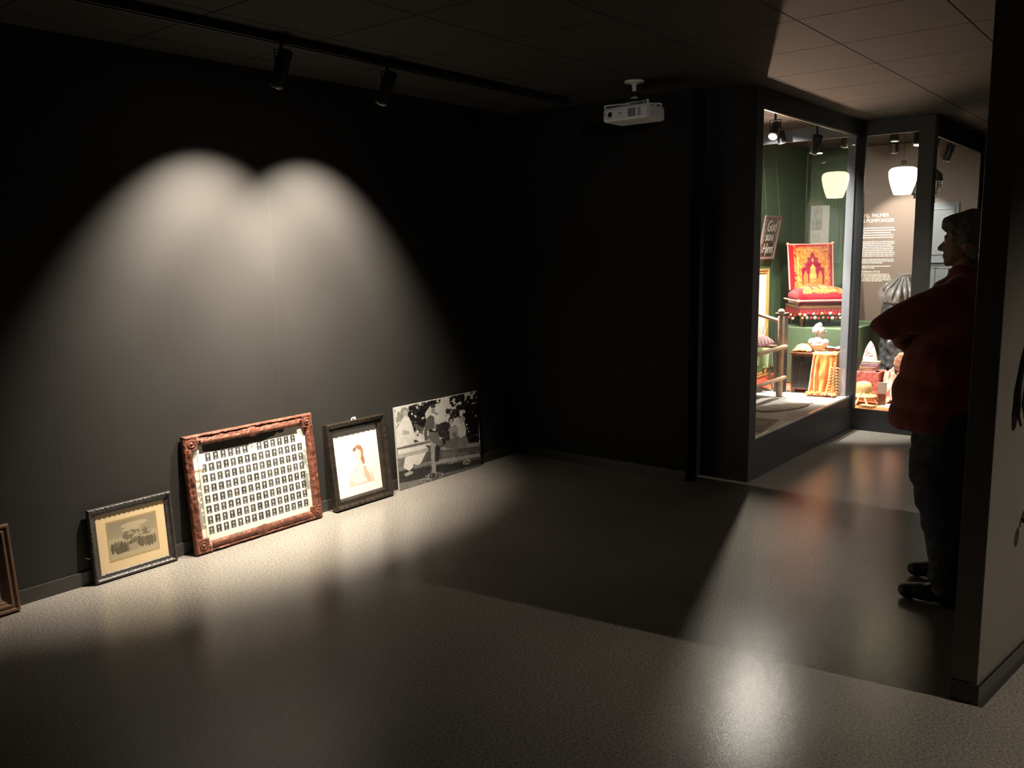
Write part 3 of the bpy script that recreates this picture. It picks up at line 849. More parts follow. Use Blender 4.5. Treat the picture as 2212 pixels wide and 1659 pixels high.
# seat
def seat_shape(vs, U, V):
    puff = (1-np.abs(2*U-1)**3)*(1-np.abs(2*V-1)**3)
    w_ = .50-.07*V
    vs[:, 0] = (U-.5)*w_; vs[:, 1] = -.245+.43*V; vs[:, 2] = .305+.075*puff**.6-.02*((1-V)**6)
    return vs
painted('seat_panel', rug, .5, .43, 80, 70, M_textile, ch, shape=seat_shape)
mb = MB()
def skirt(z0, z1, o0, o1, n=40):
    poly = [(-.25, -.25), (.25, -.25), (.215, .185), (-.215, .185)]
    vs = []; fs = []
    def ring(o, z):
        for i in range(4):
            a_, b_ = Vector(poly[i]), Vector(poly[(i+1) % 4]); nrm = Vector((b_.y-a_.y, -(b_.x-a_.x))).normalized()
            for k in range(n): 
                p = a_.lerp(b_, k/n)+nrm*(o*math.sin(PI*min(1, max(0, (k+2)/(n+4))))**.25); vs.append((p.x, p.y, z))
    rs = 6
    for q in range(rs+1):
        t_ = q/rs; ring(o0*(1-t_)+o1*t_+.012*math.sin(PI*t_), z0*(1-t_)+z1*t_)
    N = 4*n
    for q in range(rs):
        for k in range(N): fs.append((q*N+k, q*N+(k+1) % N, (q+1)*N+(k+1) % N, (q+1)*N+k))
    fs.append(tuple(range(N-1, -1, -1))); fs.append(tuple(range(rs*N, rs*N+N)))
    return vs, fs
mb = MB(); mb.add(*skirt(.245, .308, 0, 0)); obj('seat_pad', mb, M_redv, ch, smooth=True)
M_redd = new_mat('dark_wine_velvet', (.14, .008, .014), rough=.8, sheen=.4)
mb = MB(); mb.add(*skirt(.195, .243, -.006, -.004)); obj('seat_apron', mb, M_redd, ch, smooth=True)
mb = MB()
pts = [(-.255, .19, .246), (-.262, -.05, .244), (-.258, -.262, .243), (-.1, -.270, .247), (.1, -.270, .247), (.258, -.262, .243), (.24, .0, .246), (.22, .19, .246)]
mb.tube(pts, .0085, 8); mb.ball((-.256, -.262, .243), (.024, .02, .016), 12, 8); mb.ball((.256, -.262, .243), (.024, .02, .016), 12, 8)
obj('seat_cord', mb, M_cord, ch, smooth=True, label='pink twisted cord round the seat')
mb = MB(); mb.bbox(-.245, .245, -.258, -.238, .168, .197, .004); mb.bbox(-.245, -.225, -.24, .18, .168, .197, .004); mb.bbox(.215, .235, -.24, .18, .168, .197, .004)
obj('seat_rail', mb, M_legw, ch)
mb = MB()
def netf(u, v):
    return (-.245+.49*u, -.262-.004*math.sin(u*90), .170-.055*v-.006*abs(math.sin(u*PI*9)))
mb.grid(netf, 60, 6)
def nets(u, v): return (-.25-.003*math.sin(u*80), -.255+.42*u, .170-.055*v-.006*abs(math.sin(u*PI*8)))
mb.grid(nets, 50, 6)
frg = obj('fringe', mb, new_mat('wine_fringe', (.24, .02, .025), rough=.9), ch, solid=.003)
PM = [new_mat('pompom_crimson', (.60, .02, .04), rough=.95, bump=.8, bscale=300), new_mat('pompom_cream', (.80, .66, .48), rough=.95, bump=.8, bscale=300), new_mat('pompom_orange', (.78, .32, .10), rough=.95, bump=.8, bscale=300)]
rr = random.Random(3)
for row in range(2):
    for k in range(13):
        x_ = -.24+.48*k/12+(.02 if row else 0)
        if x_ > .25: continue
        mb = MB(); mb.ball((x_+rr.uniform(-.006, .006), -.270+rr.uniform(-.008, .004), .118-.040*row+rr.uniform(-.006, .010)), rr.uniform(.0125, .0165), 10, 8)
        obj('pompom', mb, PM[(k+row*2) % 2 if k % 5 else 2], frg, smooth=True)
for k in range(6):
    mb = MB(); mb.ball((-.262, -.18+.06*k, .10-.03*(k % 2)), .0145, 10, 8); obj('pompom', mb, PM[k % 3], frg, smooth=True)
def turned(h): return [(.010, 0), (.013, .006), (.010, .022), (.013, .034), (.020, .050), (.021, .060), (.014, .072), (.018, .084), (.019, .10), (.014, .112), (.020, .128), (.022, h)]
for lx, ly in ((-.205, -.215), (.205, -.215), (-.18, .15), (.18, .15)):
    mb = MB(); mb.lathe(turned(.185), 18, (lx, ly, 0)); obj('leg', mb, M_legw, ch, smooth=True)
    mb = MB(); mb.ball((lx, ly, .004), .009, 10, 8); 

# rustic armchair with ball-topped posts, close to the glass
M_pole = new_mat('weathered_pale_wood', (.54, .39, .27), rough=.6, nscale=12, namp=.2, bump=.4, bscale=50)
ac = thing('armchair', 'rustic pale wood armchair with ball-topped corner post close to the glass', 'chair', (7.19, 2.815, .2912))
def post(x_, y_, h): 
    mb = MB(); mb.lathe([(.027, 0), (.029, .02), (.0285, h*.5), (.028, h-.045), (.026, h-.035), (.019, h-.030), (.019, h-.020)], 22, (x_, y_, 0))
    mb.ball((x_, y_, h+.004), (.029, .029, .027), 18, 12)
    return obj('post', mb, M_pole, ac, smooth=True)
post(0, 0, .735)
post(-.04, .50, .85); post(-.68, -.02, .755); post(-.52, .50, .755)
# rails run from post to post; their rounded ends stick out past the wood
mb = MB(); mb.tube([(-.70, -.045, .430), (-.34, -.04, .435), (.0, -.042, .440), (.022, -.043, .438)], [.016, .018, .019, .014], 14); mb.ball((.022, -.043, .438), .0145, 12, 8); obj('seat_rail', mb, M_pole, ac, smooth=True)
mb = MB(); mb.tube([(-.70, -.045, .165), (-.34, -.04, .170), (-.0, -.042, .170), (.01, -.043, .170)], [.015, .017, .018, .015], 14); mb.ball((.012, -.043, .170), .0155, 12, 8); obj('stretcher', mb, M_pole, ac, smooth=True)
mb = MB(); mb.tube([(0, .0, .655), (-.02, .25, .725), (-.04, .50, .79)], [.016, .017, .016], 12); obj('arm', mb, M_pole, ac, smooth=True)
mb = MB(); mb.tube([(0, .02, .435), (-.04, .50, .435)], .015, 10); obj('seat_rail', mb, M_pole, ac, smooth=True)
mb = MB(); mb.tube([(-.04, .50, .435), (-.52, .50, .435)], .015, 10); obj('seat_rail', mb, M_pole, ac, smooth=True)
mb = MB(); mb.tube([(-.04, .50, .165), (-.52, .50, .165)], .014, 10); obj('stretcher', mb, M_pole, ac, smooth=True)

# zigzag cushion on its seat
def zig(U, V):
    a_ = np.array((.33, .10, .13)); b_ = np.array((.80, .66, .66)); d_ = np.array((.50, .24, .27))
    z_ = (V*5+.9*np.abs(((U*6) % 1)*2-1)) % 1
    c = np.where((z_ < .36)[:, None], b_, np.where((z_ < .62)[:, None], d_, a_))
    return c*(.8+.4*nz(U, V, 20, 3))[:, None]
def cush(vs, U, V):
    p = np.clip((1-np.abs(2*U-1)**5)*(1-np.abs(2*V-1)**5), 0, 1)**.5
    vs[:, 0] = -.46+.41*U; vs[:, 1] = .03+.42*V; vs[:, 2] = .470+.080*p
    return vs
cu = thing('cushion', 'pink and white zigzag embroidered cushion on the rustic armchair', 'cushion', (7.19, 2.815, .2912))
painted('cushion_top', zig, 1, 1, 60, 60, M_textile, cu, shape=cush)
mb = MB(); mb.bbox(-.46, -.05, .03, .45, .462, .485, .01); obj('cushion_base', mb, new_mat('rose_cloth', (.42, .15, .17), rough=.9), cu)

# slim dark stand
st = thing('display_stand', 'slim square charcoal display stand with tan top behind the rustic armchair', 'stand', (7.44, 2.905, .2912))
obj('column', MB().bbox(-.042, .042, -.042, .042, 0, .705, .003), new_mat('charcoal_stand', (.060, .052, .060), rough=.5), st)
obj('top_plate', MB().bbox(-.046, .046, -.046, .046, .705, .712, .002), new_mat('tan_top', (.36, .26, .21), rough=.6), st)

# gilt picture on the green wall and little table before it
gf = thing('gilt_frame', 'tall gilt frame with blank white picture against the green case wall', 'picture', (8.02, 3.405, .290), (R(-0.6), 0, 0))
gf.location.y = 3.392; gf.location.z = .293
M_gilt = new_mat('gilt_wood', (.62, .36, .12), rough=.35, metal=.35, nscale=15, namp=.2)
obj('frame', moulding(.56, 1.08, [(0, 0), (0, .016), (.006, .022), (.018, .020), (.026, .012), (.040, .016), (.046, .012), (.052, .003)], 60), M_gilt, gf)
painted('picture', lambda u, v: np.where(((v < .35))[:, None], np.array((.16, .26, .09)), np.array((.84, .83, .78)))*(1-.25*((nz(u, v, 12, 2) > .74) & (v > .35) & (v < .55))[:, None]), .46, .98, 50, 80, M_gloss_print, gf, y=-.006, z0=.05)

tb = thing('side_table', 'small side table with turned splayed legs and green tasselled cloth', 'table', (7.39, 3.175, .2912))
M_lt = new_mat('honey_wood', (.62, .42, .22), rough=.4)
obj('table_top', MB().lathe([(.17, .395), (.18, .402), (.18, .412), (.17, .418)], 32), M_lt, tb, smooth=True)
for k in range(4):
    a_ = R(20+90*k); dx, dy = math.cos(a_), math.sin(a_)
    pp = [(dx*(.11+.10*t_), dy*(.11+.10*t_), .395-.390*t_) for t_ in (0, .35, .5, .56, .60, .66, .9, 1)]
    mb = MB(); mb.tube(pp, [.012, .011, .012, .020, .012, .014, .009, .007], 12); obj('leg', mb, M_lt, tb, smooth=True)
tc = thing('table_cloth', 'pale green tasselled cloth hanging over the small side table', 'cloth', (7.39, 3.175, .2912))
def cl(u, v):
    a_ = u*2*PI; r_ = .06+.13*min(1, v*1.6); z_ = .425 if v < .6 else .425-(v-.6)*.45
    if v >= .6: r_ = .188+.012*math.sin(a_*9)*(v-.5)*3
    return (r_*math.cos(a_), r_*math.sin(a_), z_-.02*abs(math.sin(a_*4))*(1 if v >= .6 else 0))
mb = MB(); mb.grid(cl, 96, 14); obj('cloth', mb, new_mat('pale_green_satin', (.34, .46, .22), rough=.45, sheen=.4), tc, smooth=True)
M_tas = new_mat('olive_tassel', (.14, .11, .04), rough=.9)
for k in range(18):
    a_ = 2*PI*k/18
    mb = MB(); mb.lathe([(.004, -.060), (.009, -.055), (.007, -.025), (.010, -.015), (.006, -.004), (.002, 0)], 8, (.198*math.cos(a_), .198*math.sin(a_), .245-.01*abs(math.sin(a_*4)))); obj('tassel', mb, M_tas, tc, smooth=True)
gr = thing('dried_grass', 'little bundle of dried stalks on the small side table', 'dried plant', (7.44, 3.08, .717))
for k in range(7):
    a_ = k*.9; mb = MB(); mb.tube([(0, 0, 0), (.012*math.cos(a_), .012*math.sin(a_), .05), (.045*math.cos(a_), .045*math.sin(a_), .12+.012*k)], [.0025, .002, .001], 6)
    obj('stalk', mb, new_mat('straw_%d' % k, (.62, .40+.03*k, .20), rough=.7), gr, smooth=True)

# embroidered sign hung on wires
sg = thing('hanging_sign', 'dark embroidered motto in a brown frame hanging on two thin wires', 'sign', (8.15, 3.375, 1.465), (R(10), 0, 0))
obj('frame', moulding(.40, .425, [(0, 0), (0, .010), (.006, .014), (.020, .012), (.028, .004)], 30), new_mat('mauve_brown_wood', (.16, .095, .085), rough=.5), sg)
def motto(u, v):
    c = np.ones(u.shape)[:, None]*np.array((.012, .014, .012))
    n = nz(u, v, 55, 4, 2)
    e = (((np.abs(u-.08) < .06) | (np.abs(u-.92) < .06)) & (n > .60)); c[e] = (.36, .36, .30)
    return c
painted('cloth_panel', motto, .35, .375, 60, 60, M_gloss_print, sg, y=-.005, z0=.025)
def lettering(name, text, size, loc, rot, m, parent, sx=1.0, align='LEFT', ext=.0006, shear=0):
    cu_ = bpy.data.curves.new(name, 'FONT'); cu_.body = text; cu_.size = size; cu_.extrude = ext; cu_.align_x = align; cu_.shear = shear
    cu_.resolution_u = 3
    o = bpy.data.objects.new(name, cu_); COL.objects.link(o)
    dg = bpy.context.evaluated_depsgraph_get(); me = bpy.data.meshes.new_from_object(o.evaluated_get(dg))
    bpy.data.objects.remove(o)
    me.materials.clear(); me.materials.append(m)
    o = bpy.data.objects.new(name, me); COL.objects.link(o); o.parent = parent
    o.location = loc; o.rotation_euler = rot; o.scale = (sx, 1, 1)
    return o
M_thread = new_mat('silver_thread', (.36, .36, .31), rough=.5)
lettering('embroidered_word', 'Gud', .155, (0, -.007, .275), (R(90), 0, 0), M_thread, sg, .85, 'CENTER', shear=.3)
lettering('embroidered_word', 'SIGNE', .085, (0, -.007, .185), (R(90), 0, 0), M_thread, sg, .9, 'CENTER')
lettering('embroidered_word', 'Hjem', .135, (0, -.007, .065), (R(90), 0, 0), M_thread, sg, .85, 'CENTER', shear=.3)
for sx in (-.16, .16):
    mb = MB(); mb.tube([(sx, 0, .42), (sx, .19, 1.11)], .0007, 6); obj('hanging_wire', mb, M_ring, sg)

# poster on the end wall
po = thing('wall_poster', 'pale poster with a grey photograph on the green end wall behind the chair', 'poster', (9.446, 3.30, 1.58), (0, 0, R(-90)))
def post_f(u, v):
    c = np.ones(u.shape)[:, None]*np.array((.50, .50, .42))
    p = (u > .06) & (u < .62) & (v > .40) & (v < .98)
    g = .22+.25*nz(u, v, 8, 3); g = np.where(v < .62, g*.8, g)
    c[p] = (g[:, None]*np.array((1, 1, .86)))[p]
    for k in range(7):
        c[(u > .08) & (u < .55) & (np.abs(v-.32+.03*k) < .006)] = (.30, .30, .26)
    return c
painted('poster_sheet', post_f, .20, .44, 50, 90, M_print, po, y=-.002, z0=0)

# small chest with orange velvet
cb = thing('cabinet', 'small dark wooden chest half covered by orange velvet, below the red chair', 'cabinet', (7.61, 2.65, .2912), (0, 0, R(-80)))
M_wood = new_mat('reddish_chest_wood', (.17, .060, .030), rough=.4, nscale=6, namp=.2)
mb = MB(); mb.bbox(-.19, .19, -.12, .12, .03, .345, .004)
obj('body', mb, M_wood, cb)
obj('door', MB().bbox(-.178, -.012, -.126, -.119, .045, .325, .002), new_mat('black_door', (.020, .017, .015), rough=.3), cb, label='black door panel')
obj('top', MB().bbox(-.20, .20, -.135, .125, .345, .360, .003), M_wood, cb)
for fx, fy_ in ((-.17, -.10), (.17, -.10), (-.17, .10), (.17, .10)): obj('foot', MB().bbox(fx-.015, fx+.015, fy_-.015, fy_+.015, 0, .031, .002), M_wood, cb)

M_velv = new_mat('orange_velvet', (.80, .25, .035), rough=.45, spec=.4, nscale=14, namp=.25, bump=.3, bscale=60, sheen=.8)
vc = thing('velvet_cloth', 'bright orange velvet cloth tumbling over the front of the small chest', 'cloth', (7.61, 2.65, .2912), (0, 0, R(-80)))
def drape(u, v):
    # u across, v along: over the top, then down and out over the floor
    L = v*.98
    x_ = .00+.200*u
    if L < .24: y_ = .12-L; z_ = .366
    elif L < .27: y_ = -.12-.9*(L-.24); z_ = .367-.2*(L-.24)
    elif L < .61: t_ = (L-.27)/.34; y_ = -.148-.030*t_**2; z_ = .36-.346*t_
    else: t_ = (L-.61)/.37; y_ = -.180-.09*t_; z_ = .012
    fold = math.sin(u*14+2.6*noise.noise(Vector((u*2.2, v*2.6, 4)))+v*2)*.028*min(1, max(0, (L-.26)*5))+.010*noise.noise(Vector((u*6, v*9, 0)))*min(1, L*3)
    x_ += .05*max(0, L-.30)*(u-.7)*2.2
    if L > .61: z_ += abs(noise.noise(Vector((u*9, v*17, 3))))*.040
    return (x_, y_-abs(fold), z_+(.010*abs(noise.noise(Vector((u*7, v*9, 5)))) if L < .24 else 0))
mb = MB(); mb.grid(drape, 60, 100); obj('cloth', mb, M_velv, vc, smooth=True, solid=.003)
mb = MB()
def heap(u, v):
    return (-.19+.16*u, .10-.20*v, 0.372+.055*max(0, math.sin(u*PI)*math.sin(v*PI))**.7+.010*noise.noise(Vector((u*8, v*7, 1))))
mb.grid(heap, 24, 24); obj('folded_end', mb, M_velv, vc, smooth=True, solid=.003)
# gold tassels and leaf trimming of the velvet
M_gtr = new_mat('gold_trim', (.85, .60, .25), rough=.5, bump=.5, bscale=100)
mb = MB()
for k in range(9):
    z_ = .03+.026*k
    for sgn in (-1, 1):
        mb.tube([(.19, -.200, z_), (.19+sgn*.026, -.206, z_+.012), (.19+sgn*.046, -.204, z_+.002)], [.003, .007, .002], 8)
mb.tube([(.19, -.206, .02), (.188, -.199, .28)], .005, 8)
obj('leaf_trimming', mb, M_gtr, vc, smooth=True)

# white bust
bu = thing('bust', 'white plaster bust of a woman with pinned-up hair on the small chest', 'bust', (7.62, 2.635, .6665), (0, 0, R(-80)))
M_pla = new_mat('white_plaster', (.80, .78, .72), rough=.6, bump=.1, bscale=120)
# local: -y toward the viewer, +x right; the face looks to +x
sh = [('e', (0, 0, .048), (.070, .046, .044)), ('e', (-.050, 0, .068), (.034, .036, .032)), ('e', (.050, 0, .066), (.034, .036, .032)), ('e', (0, -.012, .072), (.050, .034, .030)),
      ('c', [(0, 0, .08), (.003, 0, .110), (.006, 0, .140)], [.040, .026, .026]),
      ('e', (.012, 0, .160), (.037, .033, .044)), ('e', (-.010, 0, .176), (.043, .038, .038)), ('e', (-.036, 0, .160), (.018, .026, .024)),
      ('e', (-.002, 0, .210), (.030, .026, .018)), ('e', (.006, 0, .226), (.015, .014, .010)), ('e', (-.015, -.03, .165), (.018, .012, .020)),
      ('c', [(.043, 0, .170), (.057, 0, .157)], [.006, .006]), ('e', (.047, 0, .146), (.007, .009, .005)), ('e', (.040, 0, .130), (.011, .013, .010)), ('e', (.043, 0, .180), (.008, .022, .008)),
      ('e', (0, 0, .012), (.045, .036, .012))]
sh = [(a_[0], *a_[1:]) for a_ in sh]
b_ = blob('bust_body', sh, M_pla, None, voxel=.004, smooth_it=3)
b_.data.transform(Matrix.Scale(1.05, 4)); b_.parent = bu

# open books on the chest
bk = thing('open_book', 'open book with white pages beside the bust', 'book', (7.695, 2.505, .6725), (0, 0, R(-60)))
mb = MB()
def page(u, v):
    x_ = -.085+.17*u; s_ = abs(x_)/.085
    return (x_, -.055+.11*v, .010+.012*math.sin(min(1, s_)*PI*.6))
mb.grid(page, 24, 6)
obj('pages', mb, M_white, bk, smooth=True, solid=.006)
obj('cover', MB().bbox(-.09, .09, -.058, .058, 0, .004, .001), new_mat('book_cover_red', (.35, .08, .05), rough=.6), bk)

# things on the ledge
lb = thing('label_board', 'brown caption board with small white lines lying on the grey ledge', 'label', (5.96, 2.455, .2912), (0, 0, R(7)))
obj('board', MB().bbox(-.30, .20, -.075, .110, 0, .004, .001), new_mat('brown_caption', (.13, .085, .060), rough=.6), lb)
mb = MB(); rr = random.Random(8)
for k in range(7):
    x_ = -.06
    while x_ < .08:
        l_ = rr.uniform(.012, .035); mb.box(x_, min(.085, x_+l_), .060-.014*k, .064-.014*k, .004, .0045); x_ += l_+.006
obj('caption_lines', mb, new_mat('caption_white', (.55, .50, .45), rough=.6), lb)
mt = thing('woven_mat', 'long thin brown patterned mat with a pointed end on the grey ledge', 'mat', (6.74, 2.555, .2915), (0, 0, R(-24)))
def matf(u, v):
    w_ = .135*(math.sin(PI*min(1, u*1.0+.12))**.6)
    return (-.34+.68*u, (v-.5)*2*w_, .004)
def matcol(U, V):
    c = np.ones(U.shape)[:, None]*np.array((.22, .17, .12)); p = (np.sin(U*90+6*np.sin(V*9)) > .2) & (np.abs(V-.5) < .4); c[p] = (.33, .28, .20)
    c[np.abs(V-.5) > .44] = (.10, .07, .05); return c
def matshape(vs, U, V):
    w_ = .115*np.clip(np.sin(PI*np.clip(U*.95+.14, 0, 1)), 0, 1)**.6
    vs[:, 0] = -.34+.62*U; vs[:, 1] = (V-.5)*2*w_; vs[:, 2] = .0065+.0015*np.sin(U*30)
    return vs
o = painted('mat_weave', matcol, 1, 1, 110, 40, M_textile, mt, shape=matshape); q = o.modifiers.new('solid', 'SOLIDIFY'); q.thickness = .005; q.offset = -1

# ------------------------------------------------------------------ the text wall and the narrow case
tp = thing('text_panel', 'tall taupe panel of cream exhibition text headed PLYSJ, PALMER OG POMPONGER', 'text panel', (9.436, 2.43, 1.10), (0, 0, R(-90)))
obj('panel', MB().box(-.55, .10, -.004, .003, -.35, 1.02), new_mat('panel_print_brown', (.17, .125, .10), rough=.6), tp)
# local x runs to the viewer's right; x = 0 is y = 2.43
yl, yr = -.40, .005
RT = (R(90), 0, 0)
tl = lettering('title_line', 'PLYSJ, PALMER', .052, (-.465, -.0045, .775), RT, M_text, tp, .94)
lettering('title_line', 'OG POMPONGER', .052, (-.465, -.0045, .722), RT, M_text, tp, .885)
rr = random.Random(4)
def para(name, ztop, n, dz, hgt, x0, x1, last=1.0):
    mb = MB()
    for k in range(n):
        x_ = x0; xe = x1-rr.uniform(0, .05)
        if k == n-1: xe = x0+(x1-x0)*last
        z_ = ztop-k*dz
        while x_ < xe-.008:
            l_ = rr.uniform(.010, .045); mb.box(x_, min(xe, x_+l_), -.0048, -.004, z_-hgt, z_); x_ += l_+.006
            
    obj(name, mb, M_text, tp, label='small cream lines of text')
para('text_block', .668, 5, .0245, .009, -.455, -.085, .95)
para('text_block', .525, 9, .0185, .0075, -.455, -.08, .95)
para('text_block', .342, 3, .018, .0075, -.455, -.085, .72)
para('text_block', .272, 2, .018, .0075, -.455, -.09, .52)
lettering('sub_heading', 'VICTORIAN STYLE', .030, (-.455, -.0045, .200), RT, M_text, tp, .96)
para('text_block', .190, 7, .0125, .005, -.455, -.085, .7)

cp = thing('panelled_door', 'pale grey-blue panelled cupboard front beside the text panel', 'cupboard', (9.435, 2.06, .50), (0, 0, R(-90)))
M_gb = new_mat('grey_blue_paint', (.15, .17, .185), rough=.6)
obj('board', MB().box(-.24, .13, -.012, .003, 0, 1.50), M_gb, cp, bevel=.002)
for z0_, z1_ in ((.10, .50), (.58, .86), (.98, 1.44)):
    mb = moulding(.30, z1_-z0_, [(0, 0), (0, .008), (.012, .010), (.02, .002)], 8); 
    o = obj('raised_panel', mb, M_gb, cp); o.location = (-.055, -.012, z0_)
obj('shelf', MB().bbox(-.24, .13, -.045, -.012, .90, .925, .003), M_gb, cp)

# hanging glass lamp
hl = thing('hanging_lamp', 'glowing cream glass lamp shade hanging in the narrow case', 'lamp', (7.775, 2.035, ZT))
lz = 2.115-ZT
mb = MB(); mb.tube([(0, 0, 0), (0, 0, lz+.12)], .0015, 6); obj('cord', mb, M_black, hl)
mb = MB(); mb.tube([(0, 0, lz+.100), (0, 0, lz+.165)], .022, 16); mb.lathe([(.058, .092), (.062, .098), (.030, .112), (.022, .118)], 24, (0, 0, lz)); obj('cap', mb, M_black, hl, smooth=True)
M_shade = new_mat('glowing_glass_shade', (.85, .80, .65), rough=.35, emis=(1.0, .88, .58), estr=8)
mb = MB()
pf = [(.064, -.112), (.069, -.109), (.082, -.075), (.094, -.040), (.105, .0), (.112, .035), (.115, .060), (.113, .080), (.106, .094), (.092, .104), (.074, .110), (.055, .112)]
seg = 48; vs = []; fs = []
for r_, z_ in pf:
    for k in range(seg):
        a_ = 2*PI*k/seg; r2 = r_*(1+.018*math.cos(a_*12)); vs.append((r2*math.cos(a_), r2*math.sin(a_), lz+z_))
for i in range(len(pf)-1):
    for k in range(seg): fs.append((i*seg+k, i*seg+(k+1) % seg, (i+1)*seg+(k+1) % seg, (i+1)*seg+k))
mb.add(vs, fs); obj('shade', mb, M_shade, hl, smooth=True, label='ribbed cream glass shade')

# grey satin bustle on a form
bf = thing('dress_form', 'silver grey satin bustle skirt with bow on a form, behind the narrow glass', 'dress', (8.47, 2.165, .1912))
M_sat = new_mat('grey_satin', (.21, .208, .212), rough=.28, spec=.7, sheen=.3)
M_skirt = new_mat('dark_grey_taffeta', (.060, .063, .070), rough=.35, spec=.6)
mb = MB()
def skirtf(u, v):
    a_ = u*2*PI; z_ = .02+.90*v
    r_ = .265-.08*v+.010*math.sin(a_*11+v*6)+.030*noise.noise(Vector((math.cos(a_)*5, math.sin(a_)*5, v*16)))
    bul = .035*max(0, math.cos(a_-R(100)))*v
    return ((r_+bul)*math.cos(a_)*.8, (r_+bul)*math.sin(a_)*.80-.02, z_)
mb.grid(skirtf, 110, 90); obj('skirt', mb, M_skirt, bf, smooth=True, label='dark ruffled lower skirt')
mb = MB()
def bust_f(u, v):
    a_ = u*2*PI; t_ = v
    prof = [(0, .13), (.12, .185), (.35, .20), (.6, .18), (.8, .13), (.92, .085), (1, .075)]
    for (t0, r0_), (t1, r1_) in zip(prof, prof[1:]):
        if t_ <= t1: r_ = r0_+(r1_-r0_)*(t_-t0)/(t1-t0); break
    r_ += .016*math.sin(a_*7+3*v)*math.sin(PI*v)+.014*noise.noise(Vector((math.cos(a_)*3, math.sin(a_)*3, v*5)))
    by = .05*max(0, math.sin(a_))*math.sin(PI*v)
    return (r_*math.cos(a_), r_*math.sin(a_)*.95+by-.03, .835+.26*v)
mb.grid(bust_f, 90, 34); bst_ = obj('bustle', mb, M_sat, bf, smooth=True, label='silver grey satin overskirt')
mb = MB()
for a0, L_, wd in ((150, .17, .022), (165, .20, .018), (178, .21, .022), (190, .19, .020), (203, .23, .026), (140, .13, .02)):
    pts = []
    for k in range(8):
        t_ = k/7; a_ = R(a0+(a0-175)*.55*t_); rr_ = .085+.13*math.sin(t_*PI*.55)
        pts.append((rr_*math.cos(a_), rr_*math.sin(a_)*.9-.02, 1.10-L_*t_))
    mb.tube(pts, [.008, wd*.5, wd*.8, wd, wd, wd, wd*.8, wd*.3], 10)
obj('satin_bow', mb, M_sat, bst_, smooth=True, label='hanging satin folds and bow')
mb = MB(); mb.lathe([(.075, 1.105), (.088, 1.108), (.090, 1.125), (.080, 1.132), (0, 1.132)], 32, (0, -.03, 0)); obj('waistband', mb, M_sat, bf, smooth=True)

# books
bcol = [(.45, .10, .06), (.62, .30, .14), (.40, .05, .07), (.28, .22, .40), (.60, .34, .18)]
tags = ['red bound book at the bottom of the small pile', 'tan bound book second from the bottom of the small pile', 'dark crimson book in the middle of the small pile', 'violet book second from the top of the small pile', 'tan book on the top of the small pile']
zb = .458
box_ = thing('crate', 'low box under the patterned shawl and the pile of books', 'box', (8.03, 2.29, .1912), (0, 0, R(-90)))
obj('body', MB().bbox(-.10, .10, -.11, .13, 0, .264, .004), new_mat('rose_red_cloth', (.46, .12, .10), rough=.9, nscale=28, namp=.5, bump=.4, bscale=60), box_)
bkA = None
for k in range(5):
    th = (.020, .016, .018, .014, .018)[k]
    o = thing('book', tags[k], 'book', (7.985+.003*k, 2.30-.004*k, zb), (0, 0, R(-88+7*math.sin(k*2.2))), 'books piled in the narrow case')
    mc = new_mat('book_cloth_%d' % k, bcol[k], rough=.6)
    mb = MB(); mb.box(-.075, .075, -.055, .055, 0, .0025); mb.box(-.075, .075, -.055, .055, th-.0025, th); mb.box(-.075, -.072, -.055, .055, 0, th)
    obj('cover', mb, mc, o)
    obj('pages', MB().box(-.072, .072, -.052, .052, .0025, th-.0025), M_white, o)
    zb += th+.0008

# patterned shawl draped like a cone
def shcol(U, V):
    c = np.ones(U.shape)[:, None]*np.array((.78, .70, .58)); n = nz(U, V, 12, 3); n2 = nz(U, V, 20, 9)
    c[(n > .52)] = (.58, .07, .10); c[(n2 > .62)] = (.85, .74, .55); c[(V < .06)] = (.80, .66, .45); return c*(.85+.3*nz(U, V, 30, 2))[:, None]
def shshape(vs, U, V):
    a_ = U*2*PI; r_ = .004+.064*np.clip(1-V**2.0, 0, 1)**.8+.006*np.sin(a_*5)*(1-V)
    vs[:, 0] = r_*np.cos(a_); vs[:, 1] = r_*np.sin(a_); vs[:, 2] = .262*V
    return vs
sw = thing('shawl', 'red and cream patterned shawl draped into a peak behind the books', 'shawl', (8.13, 2.375, .458))
sw.location = (8.10, 2.325, .4565)
painted('shawl_cloth', shcol, 1, 1, 80, 50, M_textile, sw, shape=shshape)
# pink cloth spilling over the box
pc = thing('pink_cloth', 'pink flowered cloth spilling over the low box beside the hat', 'cloth', (8.035, 2.105, .1915))
def pcol(U, V):
    c = np.ones(U.shape)[:, None]*np.array((.66, .26, .20)); n = nz(U, V, 16, 5); c[n > .60] = (.80, .58, .40); n = nz(U, V, 9, 8); c[n > .62] = (.45, .08, .08); return c
def pshape(vs, U, V):
    x_ = -.14+.24*V; y_ = .06-.20*U
    h_ = .255*np.clip((x_+.14)/.12, 0, 1)**.8*np.clip(1.25-U*1.2, 0, 1)
    f_ = .016*np.sin(U*17+V*5)+.010*np.sin(U*41)*V
    vs[:, 0] = x_+.4*f_; vs[:, 1] = y_; vs[:, 2] = np.maximum(.004, h_+f_+.018)
    return vs
o = painted('cloth', pcol, 1, 1, 70, 60, M_textile, pc, shape=pshape)
for p in o.data.polygons: p.use_smooth = True

